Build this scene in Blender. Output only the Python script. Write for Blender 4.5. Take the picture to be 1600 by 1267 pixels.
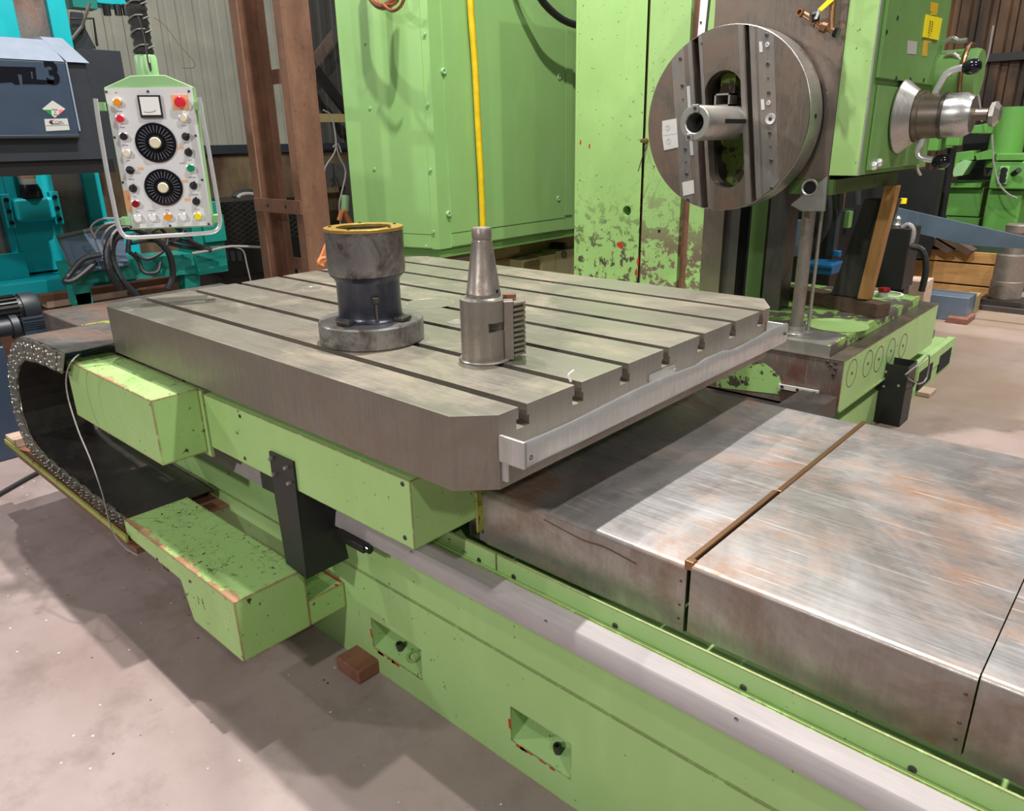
import bpy, bmesh, math, random
from mathutils import Vector, Matrix
random.seed(7)
C = bpy.context.scene.collection
for o in list(bpy.data.objects): bpy.data.objects.remove(o)
sc = bpy.context.scene

# ---------------------------------------------------------------- camera
F = 1160.95; EYE = Vector((0, 0, 1.65))
RC = Matrix.Rotation(.74133, 3, 'Z') @ Matrix.Rotation(1.22787, 3, 'X') @ Matrix.Rotation(-.01992, 3, 'Z')
cam = bpy.data.cameras.new('camera'); co = bpy.data.objects.new('camera', cam); C.objects.link(co)
co.matrix_world = Matrix.Translation(EYE) @ RC.to_4x4()
cam.sensor_fit = 'HORIZONTAL'; cam.sensor_width = 36; cam.lens = F / 1600 * 36; cam.clip_start = .05; cam.clip_end = 100
sc.camera = co

# ---------------------------------------------------------------- world and lamps
sc.view_settings.view_transform = 'Standard'; sc.view_settings.look = 'None'
sc.view_settings.gamma = 1; sc.view_settings.use_curve_mapping = False
sc.view_settings.exposure = 0.28
w = bpy.data.worlds.new('hall'); sc.world = w; w.use_nodes = True
w.node_tree.nodes['Background'].inputs[0].default_value = (.90, .95, 1, 1)
w.node_tree.nodes['Background'].inputs[1].default_value = .06
def lamp(x, y, z, watts, size=.45, col=(1, .97, .93), tx=None, ty=None, spread=180):
    l = bpy.data.lights.new('high_bay_lamp', 'AREA'); l.shape = 'DISK'; l.size = size; l.energy = watts; l.color = col; l.spread = math.radians(spread)
    o = bpy.data.objects.new('high_bay_lamp', l); C.objects.link(o); o.location = (x, y, z)
    if tx is not None:
        o.rotation_euler = (Vector((tx, ty, 0)) - Vector((x, y, z))).to_track_quat('-Z', 'Y').to_euler()
    return o
lamp(-2.1, 2.5, 7.0, 460, .16)
lamp(1.6, 2.4, 7.0, 230, .16)
lamp(-4.4, 2.1, 7.0, 170, .16)
lamp(-.8, -4.8, 4.6, 165, .3, tx=-1.5, ty=1.2)
lamp(4.0, -1.4, 5.0, 80, .3, tx=-1.5, ty=2)
lamp(-7.5, -3.0, 5.0, 125, .3, tx=-4, ty=2)
lamp(1.2, 7.8, 7.0, 200, .4, spread=88)
lamp(-.2, 9.6, 5.5, 90, .4, tx=.3, ty=12, spread=150)
lamp(-5.0, 8.5, 7.0, 30, .4)

# ---------------------------------------------------------------- pixel (1600x1267 frame) to a point on a real plane
def ray(px, py): return RC @ Vector(((px - 800) / F, -(py - 633.5) / F, -1))
def PZ(px, py, z): d = ray(px, py); return EYE + d * ((z - EYE.z) / d.z)
def PY(px, py, y): d = ray(px, py); return EYE + d * (y / d.y)
def PX(px, py, x): d = ray(px, py); return EYE + d * (x / d.x)

# ---------------------------------------------------------------- materials
class NT:
    def __init__(s, name):
        s.m = bpy.data.materials.new(name); s.m.use_nodes = True; s.t = s.m.node_tree; s.b = s.t.nodes['Principled BSDF']
        s.pos = s.t.nodes.new('ShaderNodeNewGeometry').outputs['Position']
    def n(s, typ, **k):
        x = s.t.nodes.new(typ)
        for a, v in k.items(): setattr(x, a, v)
        return x
    def link(s, a, b): s.t.links.new(a, b)
    def noise(s, scale, detail=4, rough=.6, stretch=(1, 1, 1), dist=0, off=(0, 0, 0)):
        mp = s.n('ShaderNodeMapping'); mp.inputs['Scale'].default_value = stretch; mp.inputs['Location'].default_value = off
        s.link(s.pos, mp.inputs[0])
        x = s.n('ShaderNodeTexNoise'); x.inputs['Scale'].default_value = scale; x.inputs['Detail'].default_value = detail
        x.inputs['Roughness'].default_value = rough; x.inputs['Distortion'].default_value = dist
        s.link(mp.outputs[0], x.inputs['Vector']); return x.outputs['Fac']
    def ramp(s, src, a, b, va=0., vb=1.):
        r = s.n('ShaderNodeMapRange'); r.inputs[1].default_value = a; r.inputs[2].default_value = b
        r.inputs[3].default_value = va; r.inputs[4].default_value = vb; s.link(src, r.inputs[0]); return r.outputs[0]
    def math(s, op, a, b):
        r = s.n('ShaderNodeMath', operation=op)
        for i, v in enumerate((a, b)):
            if isinstance(v, (int, float)): r.inputs[i].default_value = v
            else: s.link(v, r.inputs[i])
        return r.outputs[0]
    def mix(s, fac, a, b):
        r = s.n('ShaderNodeMix', data_type='RGBA')
        for i, v in ((0, fac), (6, a), (7, b)):
            if isinstance(v, (int, float)): r.inputs[i].default_value = v
            elif isinstance(v, tuple): r.inputs[i].default_value = (*v, 1)
            else: s.link(v, r.inputs[i])
        return r.outputs[2]
    def out(s, col=None, rough=None, metal=None, bump=None, bs=.2, bd=.002):
        for k, v in (('Base Color', col), ('Roughness', rough), ('Metallic', metal)):
            if v is None: continue
            if isinstance(v, tuple): s.b.inputs[k].default_value = (*v, 1)
            elif isinstance(v, (int, float)): s.b.inputs[k].default_value = v
            else: s.link(v, s.b.inputs[k])
        if bump is not None:
            q = s.n('ShaderNodeBump'); q.inputs['Strength'].default_value = bs; q.inputs['Distance'].default_value = bd
            s.link(bump, q.inputs['Height']); s.link(q.outputs[0], s.b.inputs['Normal'])
        return s.m
def srgb(r, g, b):
    f = lambda c: ((c / 255 + .055) / 1.055) ** 2.4 if c > 10 else c / 255 / 12.92
    return (f(r), f(g), f(b))
def edge(t, r=.006):
    bv = t.n('ShaderNodeBevel', samples=3); bv.inputs[0].default_value = r
    g = t.n('ShaderNodeNewGeometry'); d = t.n('ShaderNodeVectorMath', operation='DOT_PRODUCT')
    t.link(bv.outputs[0], d.inputs[0]); t.link(g.outputs['True Normal'], d.inputs[1])
    nz = t.noise(35, 4, .7)
    e = t.ramp(d.outputs['Value'], .998, .95); return t.math('MULTIPLY', e, t.ramp(nz, .34, .46))
def paint(name, col, chips=.64, chipcol=(.05, .035, .02), wear=None, grime=.35, edges=True, rough=.42, scratch=0, patch=None, patchz=None):
    t = NT(name)
    c = t.mix(t.ramp(t.noise(2.2, 5, .6), .3, .75, 0, grime), col, tuple(x * .62 for x in col[:2]) + (col[2] * .45,))
    c = t.mix(t.ramp(t.noise(9, 3, .5, (1, 1, .25)), .55, .8, 0, .3), c, tuple(min(1, x * 1.2) for x in col))
    ch = t.ramp(t.math('ADD', t.noise(38, 5, .72), t.math('MULTIPLY', t.noise(3, 2), .16)), chips + .08, chips + .1)
    c = t.mix(ch, c, chipcol)
    if scratch:
        cl = lambda sc_, of: t.ramp(t.math('ABSOLUTE', t.math('SUBTRACT', t.noise(sc_, 1.5, .5, dist=.8, off=of), .5), 0), .012, .004)
        s1 = t.math('MULTIPLY', cl(17, (0, 0, 0)), t.ramp(t.noise(9, 3), .50, .56)); s2 = t.math('MULTIPLY', cl(26, (4, 2, 1)), t.ramp(t.noise(11, 3, off=(3, 3, 0)), .47, .53)); s3 = t.ramp(t.noise(46, 5, .75, (1, .5, 1)), .62, .66); s1 = t.math('MAXIMUM', s1, s3)
        nz = t.n('ShaderNodeSeparateXYZ'); gg = t.n('ShaderNodeNewGeometry'); t.link(gg.outputs['Normal'], nz.inputs[0])
        s = t.math('MULTIPLY', t.math('MAXIMUM', s1, s2), t.ramp(nz.outputs[2], .7, .9, 0, scratch)); c = t.mix(s, c, (.09, .05, .03))
    if patch:
        p = t.ramp(t.noise(patch[0], 6, .7, dist=.3), patch[1], patch[1] + .03)
        if patchz:
            sx = t.n('ShaderNodeSeparateXYZ'); t.link(t.pos, sx.inputs[0]); p = t.math('MULTIPLY', p, t.ramp(sx.outputs[2], patchz[1], patchz[0]))
        c = t.mix(p, c, patch[2])
    if scratch:
        sy = t.n('ShaderNodeSeparateXYZ'); t.link(t.pos, sy.inputs[0]); nn = t.n('ShaderNodeSeparateXYZ'); g3 = t.n('ShaderNodeNewGeometry'); t.link(g3.outputs['Normal'], nn.inputs[0])
        ln = t.math('ADD', t.noise(5, 5, .7, (1, 1, 1)), t.math('MULTIPLY', t.noise(40, 3, .7), .25))
        near = t.math('MAXIMUM', t.math('MULTIPLY', t.ramp(sy.outputs[1], .865, .815), t.ramp(sy.outputs[2], .6, .5)), t.math('MULTIPLY', t.ramp(sy.outputs[1], .905, .87), t.ramp(sy.outputs[2], .7, .8, 0, .8)))
        pr = t.math('MULTIPLY', t.ramp(t.math('ADD', ln, t.math('MULTIPLY', near, .30)), .83, .90), t.ramp(nn.outputs[2], .7, .9)); c = t.mix(t.math('MULTIPLY', pr, .8), c, srgb(176, 112, 96))
    if edges: c = t.mix(edge(t, .012 if scratch else .006), c, wear or (.16, .06, .03))
    return t.out(c, t.ramp(t.noise(6, 3), .3, .7, rough - .08, rough + .12), 0, t.noise(160, 3), .12, .001)
def steel(name, col, rust=.0, rustcol=(.22, .09, .045), rough=.38, metal=.85, streak=(1, .08, 1), rscale=1.6, spots=0, bs=.05, edgy=False):
    t = NT(name)
    st = t.noise(90, 5, .7, streak)
    c = t.mix(t.ramp(st, .3, .7, 0, .4), col, tuple(x * .6 for x in col))
    c = t.mix(t.ramp(t.noise(3.5, 4, .6), .4, .75, 0, .35), c, tuple(x * .55 for x in col))
    rgh = t.ramp(st, .3, .7, rough - .07, rough + .1); mt = metal
    if rust:
        rn = t.math('ADD', t.noise(rscale, 6, .68, (1, 1.2, 1), .6), t.math('MULTIPLY', t.noise(30, 4, .7), .12))
        rf = t.ramp(rn, .60 - rust * .1, .80 - rust * .1, 0, min(1, .3 + rust)); c = t.mix(rf, c, rustcol)
        mt = t.math('SUBTRACT', metal, t.math('MULTIPLY', rf, .45)); rgh = t.math('ADD', rgh, t.math('MULTIPLY', rf, .18))
    if rust > .3:
        c = t.mix(t.ramp(t.noise(1.3, 6, .7, (1, 1, 1), .8, (7, 1, 3)), .46, .62, 0, .5), c, tuple(x * .45 for x in rustcol) if rust > .6 else tuple(x * .6 for x in col))
        sc2 = 0 if streak[2] < 1 else t.ramp(t.noise(150, 2, .5, (.03, 1, 1) if streak[0] < 1 else (1, 1, .05), .1), .62, .70, 0, .35); c = t.mix(sc2, c, tuple(min(1, x * 1.5) for x in col))
    if edgy: c = t.mix(edge(t, .003), c, tuple(min(1, x * 1.9) for x in col))  # lighter edge colour: worn metal plus a painted edge highlight
    if spots:
        c = t.mix(t.ramp(t.noise(120, 4, .75), .62, .7, 0, spots), c, (.03, .025, .02))
    return t.out(c, rgh, mt, t.noise(220, 4, .7, streak), bs, .001)
def plain(name, col, rough=.5, metal=0, var=.3, scale=8):
    t = NT(name); c = t.mix(t.ramp(t.noise(scale, 4), .3, .7, 0, var), col, tuple(x * .5 for x in col))
    return t.out(c, rough, metal)
def glow(name, col, s):
    t = NT(name); t.b.inputs['Emission Color'].default_value = (*col, 1); t.b.inputs['Emission Strength'].default_value = s; return t.out(col, .4)

GREEN = srgb(164, 201, 127)
M = {}
M['green'] = paint('green_paint', GREEN, .66)
M['green_worn'] = paint('green_paint_scratched', GREEN, .64, scratch=.8, wear=(.27, .10, .06))
M['green_bed'] = paint('green_paint_bed', srgb(163, 199, 130), .66, patch=(9, .715, (.36, .03, .02)), patchz=(.1, .26), edges=True)
M['green_clean'] = paint('green_paint_clean', srgb(140, 182, 112), .76, grime=.15, edges=False)
M['green_column'] = paint('green_paint_column', srgb(152, 192, 116), .64, patch=(14, .54, (.07, .055, .035)), patchz=(.85, 1.35), edges=False)
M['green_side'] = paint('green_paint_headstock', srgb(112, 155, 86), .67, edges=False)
M['green_shaded'] = paint('shade_darkened_green_paint', srgb(66, 92, 42), .66, edges=False)  # headstock lower body's shade put into a darker green; column rib shares it
M['green_dark'] = paint('green_paint_drill', srgb(98, 158, 74), .7, edges=False)
M['green_yellow'] = paint('green_yellow_paint', srgb(150, 165, 70), .6, wear=(.25, .1, .06))
M['pale_green'] = paint('pale_green_paint', srgb(150, 196, 138), .8, edges=False, grime=.1)
M['cyan'] = paint('cyan_paint', srgb(8, 176, 188), .74, edges=False, grime=.25)
M['teal'] = paint('teal_paint', srgb(20, 125, 115), .72, edges=False)
M['slate'] = plain('slate_blue_paint', srgb(54, 68, 86), .38)
M['slate_light'] = plain('light_slate_paint', srgb(140, 150, 165), .35)
M['charcoal'] = plain('charcoal_paint', srgb(46, 50, 57), .45)
M['black'] = plain('black_paint', (.012, .012, .013), .42)
M['black_gloss'] = plain('black_gloss', (.008, .008, .012), .12, var=0)
M['rubber'] = plain('black_rubber', (.02, .02, .02), .6)
M['hole'] = plain('dark_hole', (.004, .004, .004), .9)
M['cream'] = plain('cream_paint', srgb(212, 205, 160), .5)
M['cream_dark'] = plain('olive_cream_paint', srgb(150, 135, 90), .5)
M['table'] = steel('table_steel', (.35, .325, .27), .4, (.33, .26, .18), .38, .65, (.06, 1, 1), 2.5, edgy=True)
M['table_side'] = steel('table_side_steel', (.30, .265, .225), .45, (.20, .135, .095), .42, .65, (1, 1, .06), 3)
M['cover'] = steel('cover_steel', (.62, .61, .61), .95, (.33, .19, .12), .36, .75, (.05, 1, 1), 2.4, .35)
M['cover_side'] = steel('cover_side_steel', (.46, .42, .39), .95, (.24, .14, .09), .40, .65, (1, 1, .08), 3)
M['brush_dark'] = steel('dull_cover_steel', (.30, .28, .27), .8, (.22, .12, .08), .4, .8, (.08, 1, 1), 2)
M['alu'] = steel('cast_aluminium', (.66, .66, .65), .25, (.35, .33, .30), .42, .75, (1, 1, .08), 6)
M['rail'] = steel('rail_grey', srgb(164, 156, 156), .1, (.4, .35, .3), .6, .05, (.06, 1, 1), 3, 0, .02)
M['chuck'] = steel('brown_steel', (.25, .205, .17), .55, (.17, .09, .055), .36, .82, (1, 1, .1), 3)
M['chuck_rim'] = steel('rim_steel', (.50, .49, .48), .15, (.3, .25, .2), .30, .85, (.2, 1, .2), 3, bs=0)
M['gib'] = steel('gib_steel', (.30, .28, .26), .3, (.2, .14, .1), .36, .8, (1, 1, .1), 4, bs=.02)
M['bare'] = steel('bare_steel', (.50, .48, .45), .25, (.25, .18, .13), .35, .8, (1, 1, .1), 5, bs=.01)
M['dark_steel'] = steel('dark_steel', (.12, .11, .105), .4, (.10, .06, .04), .38, .8, (1, 1, .1), 4)
M['tool_steel'] = steel('tool_steel', (.40, .36, .32), .6, (.2, .12, .08), .38, .75, (1, 1, .08), 14, .4)
M['blued'] = steel('blued_steel', (.08, .09, .12), .1, (.1, .07, .05), .3, .85, (1, 1, .1), 5)
M['mottled'] = steel('mottled_steel', (.36, .355, .345), 1.0, (.085, .06, .05), .34, .8, (1, 1, .5), 13, .8)
M['chrome'] = plain('chrome', (.85, .85, .87), .22, .6, 0)
M['chain'] = steel('chain_steel', (.42, .41, .36), .4, (.2, .16, .1), .36, .85, (1, 1, 1), 20, .3)
M['brass'] = steel('yellow_anodised_ring', (.62, .40, .10), .0, rough=.35, metal=.7)
M['copper'] = steel('copper', (.60, .25, .14), 0, rough=.3, metal=.8)
M['bronze'] = steel('bronze', (.35, .19, .10), 0, rough=.35, metal=.85)
M['rustcol'] = None
t = NT('rusty_brown_steel')
c = t.mix(t.ramp(t.noise(3, 6, .7, (1, 1, .4)), .35, .7), (.13, .06, .038), (.26, .135, .08)); c = t.mix(t.ramp(t.noise(26, 5, .75), .58, .7), c, (.09, .04, .025))
M['rustcol'] = t.out(c, .68, .1, t.noise(70, 5), .3, .003)
t = NT('rust_dark'); c = t.mix(t.ramp(t.noise(5, 6, .7), .35, .7), (.12, .05, .03), (.22, .10, .06)); M['rustdark'] = t.out(c, .7, .1)
M['white_panel'] = plain('white_panel', srgb(222, 222, 224), .35, var=.06)
M['cable'] = plain('grey_cable', (.018, .018, .021), .5)
M['cable_light'] = plain('pale_grey_cable', (.28, .26, .25), .5)
M['yellow'] = plain('yellow_label', srgb(245, 225, 20), .5, var=.05)
M['ochre'] = plain('ochre_label', srgb(215, 175, 40), .5, var=.2, scale=60)
M['hose'] = plain('yellow_hose', srgb(225, 190, 20), .45, var=.5, scale=14)
M['label'] = plain('white_label', srgb(205, 203, 198), .4, metal=.2, var=.15, scale=90)
M['ink'] = plain('ink', (.03, .03, .03), .6)
M['faint_ink'] = plain('faint_ink', (.30, .30, .31), .6)
M['red'] = plain('red_plastic', srgb(222, 40, 60), .3, var=0)
M['dark_red'] = plain('dark_red_plastic', srgb(140, 15, 30), .3, var=0)
M['red_paint'] = plain('red_primer', srgb(185, 50, 35), .5)
M['orange'] = plain('orange_plastic', srgb(240, 150, 30), .3, var=0)
M['peach'] = plain('peach_plate', srgb(238, 180, 130), .5, var=.1)
M['ivory'] = plain('ivory_plastic', srgb(228, 218, 190), .3, var=0)
M['white'] = plain('white_plastic', srgb(240, 240, 238), .3, var=0)
M['greenb'] = plain('green_plastic', srgb(0, 140, 85), .3, var=0)
M['flag_green'] = plain('flag_green', srgb(10, 130, 50), .5, var=0)
M['flag_red'] = plain('flag_red', srgb(225, 110, 120), .5, var=0)
M['blue'] = plain('blue_plastic', srgb(20, 88, 135), .35)
M['bluegrey'] = plain('blue_grey_steel', srgb(120, 138, 160), .35, .5, .5, 3)
M['orange_strap'] = plain('orange_strap', srgb(215, 130, 80), .6)
t = NT('stained_plinth'); c = t.mix(t.ramp(t.noise(1.5, 5, .65, (1, 1, .4)), .35, .65), srgb(70, 48, 34), srgb(134, 118, 88)); M['plinth'] = t.out(c, .7)
def wood(name, a, b, s=(1, 1, 1)):
    t = NT(name); n1 = t.noise(14, 5, .65, s, 1.2); c = t.mix(t.ramp(n1, .3, .7), a, b)
    c = t.mix(t.ramp(t.noise(40, 4, .7), .62, .72, 0, .7), c, tuple(x * .3 for x in a)); return t.out(c, .65, 0, n1, .3, .003)
M['wood_orange'] = wood('orange_timber', (.30, .14, .035), (.50, .27, .09), (1, 1, .12))
M['wood_dark'] = wood('dark_timber', (.05, .028, .018), (.11, .065, .04), (.2, 1, 1))
M['wood_black'] = wood('black_timber', (.018, .016, .014), (.035, .03, .027), (1, 1, .12))
M['wood_crate'] = wood('crate_timber', (.34, .17, .05), (.52, .29, .10), (.12, 1, 1))
M['wood_pale'] = wood('pale_timber', (.40, .27, .19), (.55, .42, .33), (1, .2, 1))
M['wood_red'] = wood('red_brown_timber', (.16, .06, .035), (.26, .11, .07), (1, .2, 1))
# floor: worn concrete
t = NT('concrete_floor')
c = t.mix(t.ramp(t.noise(1.1, 6, .6), .35, .65), srgb(138, 120, 116), srgb(160, 144, 141))
c = t.mix(t.ramp(t.noise(4, 6, .7), .5, .72, 0, .5), c, srgb(104, 88, 80))
vo = t.n('ShaderNodeTexVoronoi'); vo.inputs['Scale'].default_value = 24; t.link(t.pos, vo.inputs['Vector']); vs_ = t.n('ShaderNodeSeparateColor'); t.link(vo.outputs['Color'], vs_.inputs[0])
c = t.mix(t.math('MULTIPLY', t.ramp(vo.outputs['Distance'], .10, .06), t.ramp(vs_.outputs[0], .78, .80)), c, srgb(225, 216, 205))
c = t.mix(t.math('MULTIPLY', t.ramp(vo.outputs['Distance'], .13, .08), t.ramp(vs_.outputs[1], .90, .92)), c, srgb(60, 42, 34))
c = t.mix(t.ramp(t.noise(90, 3, .6, off=(5, 3, 0)), .70, .73, 0, .7), c, srgb(70, 55, 45))
sx = t.n('ShaderNodeSeparateXYZ'); t.link(t.pos, sx.inputs[0])
far = t.math('MULTIPLY', t.ramp(sx.outputs[1], 3.2, 5.5), t.ramp(t.noise(.8, 5, .6, (1, .6, 1)), .35, .6, .25, .95)); c = t.mix(far, c, srgb(132, 112, 92))
M['floor'] = t.out(c, t.ramp(t.noise(3, 4), .3, .7, .48, .68), 0, t.noise(50, 6, .7), .15, .004)
t = NT('checker_plate'); M['checker'] = t.out((.02, .02, .02), .38, .6)
M['sheet_pale'] = plain('pale_corrugated_sheet', srgb(158, 158, 145), .55, 0, .35, 3)
t = NT('brown_corrugated_sheet'); c = t.mix(t.ramp(t.noise(1.3, 5, .6, (1, 1, .35)), .4, .65), (.022, .016, .012), (.20, .105, .05)); M['sheet_brown'] = t.out(c, .6, .1)
M['sheet_dark'] = plain('dark_corrugated_sheet', srgb(72, 70, 66), .6, 0, .5, 2)

# ---------------------------------------------------------------- mesh helpers
class MB:
    def __init__(s): s.bm = bmesh.new()
    def box(s, x0, x1, y0, y1, z0, z1, mtx=None):
        vs = [s.bm.verts.new((x, y, z)) for x in (x0, x1) for y in (y0, y1) for z in (z0, z1)]
        if mtx:
            for v in vs: v.co = mtx @ v.co
        for q in ((0, 1, 3, 2), (4, 6, 7, 5), (0, 4, 5, 1), (2, 3, 7, 6), (0, 2, 6, 4), (1, 5, 7, 3)): s.bm.faces.new([vs[i] for i in q])
        return s
    def prism(s, pts, d):
        d = Vector(d); a = [s.bm.verts.new(Vector(p)) for p in pts]; b = [s.bm.verts.new(Vector(p) + d) for p in pts]; n = len(a)
        try: s.bm.faces.new(a[::-1]); s.bm.faces.new(b)
        except ValueError: pass
        for i in range(n): s.bm.faces.new((a[i], a[(i + 1) % n], b[(i + 1) % n], b[i]))
        bmesh.ops.recalc_face_normals(s.bm, faces=s.bm.faces[:]) ; return s
    def lathe(s, prof, o, ax=(0, 0, 1), seg=32, a0=0):
        q = Vector((0, 0, 1)).rotation_difference(Vector(ax).normalized()); o = Vector(o); rings = []
        for r, h in prof:
            if r < 1e-6: rings.append([s.bm.verts.new(o + q @ Vector((0, 0, h)))])
            else: rings.append([s.bm.verts.new(o + q @ Vector((r * math.cos(a0 + 2 * math.pi * i / seg), r * math.sin(a0 + 2 * math.pi * i / seg), h))) for i in range(seg)])
        for A, B in zip(rings, rings[1:]):
            for i in range(seg):
                j = (i + 1) % seg
                if len(A) == 1 and len(B) == 1: continue
                if len(A) == 1: s.bm.faces.new((A[0], B[j], B[i]))
                elif len(B) == 1: s.bm.faces.new((A[i], A[j], B[0]))
                else: s.bm.faces.new((A[i], A[j], B[j], B[i]))
        return s
    def cyl(s, a, b, r, r2=None, seg=20):
        a = Vector(a); b = Vector(b); L = (b - a).length
        return s.lathe([(0, 0), (r, 0), (r if r2 is None else r2, L), (0, L)], a, b - a, seg)
    def tube(s, pts, r, seg=8, smooth=3):
        pts = [Vector(p) for p in pts]
        if smooth and len(pts) > 2:
            P = [pts[0] * 2 - pts[1]] + pts + [pts[-1] * 2 - pts[-2]]; out = []
            for i in range(1, len(P) - 2):
                for k in range(smooth):
                    u = k / smooth; p0, p1, p2, p3 = P[i - 1:i + 3]
                    out.append(.5 * ((2 * p1) + (p2 - p0) * u + (2 * p0 - 5 * p1 + 4 * p2 - p3) * u * u + (3 * p1 - p0 - 3 * p2 + p3) * u ** 3))
            pts = out + [pts[-1]]
        rings = []; up = None
        for i, p in enumerate(pts):
            d = (pts[min(i + 1, len(pts) - 1)] - pts[max(i - 1, 0)]).normalized()
            if up is None: up = d.orthogonal().normalized()
            up = (up - d * up.dot(d)).normalized(); v = d.cross(up)
            rings.append([s.bm.verts.new(p + r * (up * math.cos(2 * math.pi * k / seg) + v * math.sin(2 * math.pi * k / seg))) for k in range(seg)])
        for A, B in zip(rings, rings[1:]):
            for k in range(seg): s.bm.faces.new((A[k], A[(k + 1) % seg], B[(k + 1) % seg], B[k]))
        s.bm.faces.new(rings[0][::-1]); s.bm.faces.new(rings[-1]); return s
    def ring(s, r0, r1, h, o, ax=(0, 0, 1), seg=32):
        return s.lathe([(r0, 0), (r1, 0), (r1, h), (r0, h), (r0, 0)], o, ax, seg)
OFF = {}
def obj(name, mb, mat, parent=None, bev=0, smooth=None, loc=None):
    me = bpy.data.meshes.new(name); bm = mb.bm
    bmesh.ops.recalc_face_normals(bm, faces=bm.faces[:])
    off = Vector(loc) if (loc is not None) else (OFF[parent.name] if parent else Vector((0, 0, 0)))
    bmesh.ops.translate(bm, vec=-off, verts=bm.verts)
    bm.to_mesh(me); bm.free(); o = bpy.data.objects.new(name, me); C.objects.link(o)
    me.materials.append(M[mat] if isinstance(mat, str) else mat)
    if parent: o.parent = parent; o.location = off - OFF[parent.name]
    else: o.location = off
    OFF[o.name] = off
    if smooth:
        for p in me.polygons: p.use_smooth = True
        me.set_sharp_from_angle(angle=math.radians(smooth))
    if bev:
        b = o.modifiers.new('bevel', 'BEVEL'); b.width = bev; b.segments = 2; b.limit_method = 'ANGLE'; b.angle_limit = math.radians(40)
        b.harden_normals = True
        for p in me.polygons: p.use_smooth = True
        if not smooth: me.set_sharp_from_angle(angle=math.radians(35))
    return o
def tag(o, label=None, cat=None, group=None, kind=None):
    for k, v in (('label', label), ('category', cat), ('group', group), ('kind', kind)):
        if v: o[k] = v
    return o
def thing(name, label, cat, loc=(0, 0, 0), group=None):
    o = bpy.data.objects.new(name, None); C.objects.link(o); o.location = loc; o.empty_display_size = .05
    OFF[o.name] = Vector(loc); return tag(o, label, cat, group)
def struct(name, mb, mat, parent=None, bev=0):
    o = obj(name, mb, mat, parent, bev)
    if not parent: o['kind'] = 'structure'
    return o
def rep(src, loc, parent, rot=None):   # another instance sharing the mesh
    o = src.copy(); C.objects.link(o); o.parent = parent; o.location = Vector(loc) - OFF[parent.name]
    if rot: o.rotation_euler = rot
    OFF[o.name] = Vector(loc); return o
def axrot(ax): return Vector((0, 0, 1)).rotation_difference(Vector(ax)).to_euler()
def screws(name, pts, ax, r, h, mat, parent, hexhole=True):
    """countersunk / cap screws: one shared mesh, one object each"""
    mb = MB()
    if hexhole: mb.lathe([(0, h * .3), (r * .45, h * .3), (r * .45, h), (r * .92, h), (r, h * .8), (r, -h * .5)], (0, 0, 0), (0, 0, 1), 12)
    else: mb.lathe([(0, h), (r * .8, h), (r, h * .6), (r, -h * .5)], (0, 0, 0), (0, 0, 1), 10)
    first = None
    for p in pts:
        if first is None:
            first = obj(name, mb, mat, None, loc=(0, 0, 0)); first.parent = parent; first.location = Vector(p) - OFF[parent.name]; first.rotation_euler = axrot(ax); OFF[first.name] = Vector(p)
        else: rep(first, p, parent, axrot(ax))
    return first
def clip(poly, axis, lo, hi):
    for s, lim in ((1, hi), (-1, -lo)):
        out = []
        for i in range(len(poly)):
            a, b = poly[i], poly[(i + 1) % len(poly)]; da = lim - s * a[axis]; db = lim - s * b[axis]
            if da >= 0: out.append(a)
            if da * db < 0: u = da / (da - db); out.append((a[0] + u * (b[0] - a[0]), a[1] + u * (b[1] - a[1])))
        poly = out
        if not poly: return []
    return poly

# ================================================================ SETTING
fl = MB().box(-10, 4, -3, 14, -.1, 0); struct('floor', fl, 'floor')

def cladding(name, x0, x1, y0, y1, z0, z1, pitch, mat, rib=.035, sheet=1.0, inward=(1, 0)):
    """wall backing with profiled cladding sheets as children"""
    alongy = abs(y1 - y0) > abs(x1 - x0)
    bm = MB()
    if alongy: bm.box(x0 - .08, x0 - .04, y0, y1, 0, z1)
    else: bm.box(x0, x1, y0 + .04, y0 + .08, 0, z1)
    wl = struct(name, bm, 'sheet_dark')
    L = (y1 - y0) if alongy else (x1 - x0); n = int(L / sheet)
    for k in range(n):
        s = MB(); a = k * sheet; prof = []
        m = int(round(sheet / pitch))
        for i in range(m):
            u = a + i * pitch
            prof += [(u, 0), (u + pitch * .30, 0), (u + pitch * .42, rib), (u + pitch * .88, rib)]
        prof.append((a + sheet, 0))
        z0k = z0 + .01 * (k % 2)
        rows = []
        for (u, d) in prof:
            p = (x0 + d - .01 * (k % 2) * 0, y0 + u) if alongy else (x0 + u, y0 - d)
            rows.append((s.bm.verts.new((p[0], p[1], z0k)), s.bm.verts.new((p[0], p[1], z1))))
        for (a1, b1), (a2, b2) in zip(rows, rows[1:]): s.bm.faces.new((a1, a2, b2, b1))
        o = obj('cladding_sheet', s, 'sheet_dark' if (alongy and y0 + a > 5.2) else mat, wl)  # far sheets get a darker colour for the dim light along that stretch
        sd = o.modifiers.new('thick', 'SOLIDIFY'); sd.thickness = .004
    return wl
wl = cladding('wall_left', -9, -9, -1, 13, 1.62, 4.2, .2, 'sheet_pale')
# block plinth, dark gap and girts below the sheets
obj('sill_beam', MB().box(-8.96, -8.8, -1, 13, 1.56, 1.66), 'charcoal', wl)
lw = MB()
for k in range(9): pass
lw.box(-8.95, -8.85, -1, 13, 0, PX(350, 241, -8.85).z); obj('plinth', lw, 'plinth', wl)
wb = cladding('wall_back', -9, 3, 13, 13, 0, 4.6, .24, 'sheet_brown', .05, .96)
for z in (1.72, 2.55): obj('girt', MB().box(-9, 3, 12.85, 12.94, z, z + (.10 if z > 2 else .04)), 'black', wb)

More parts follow.
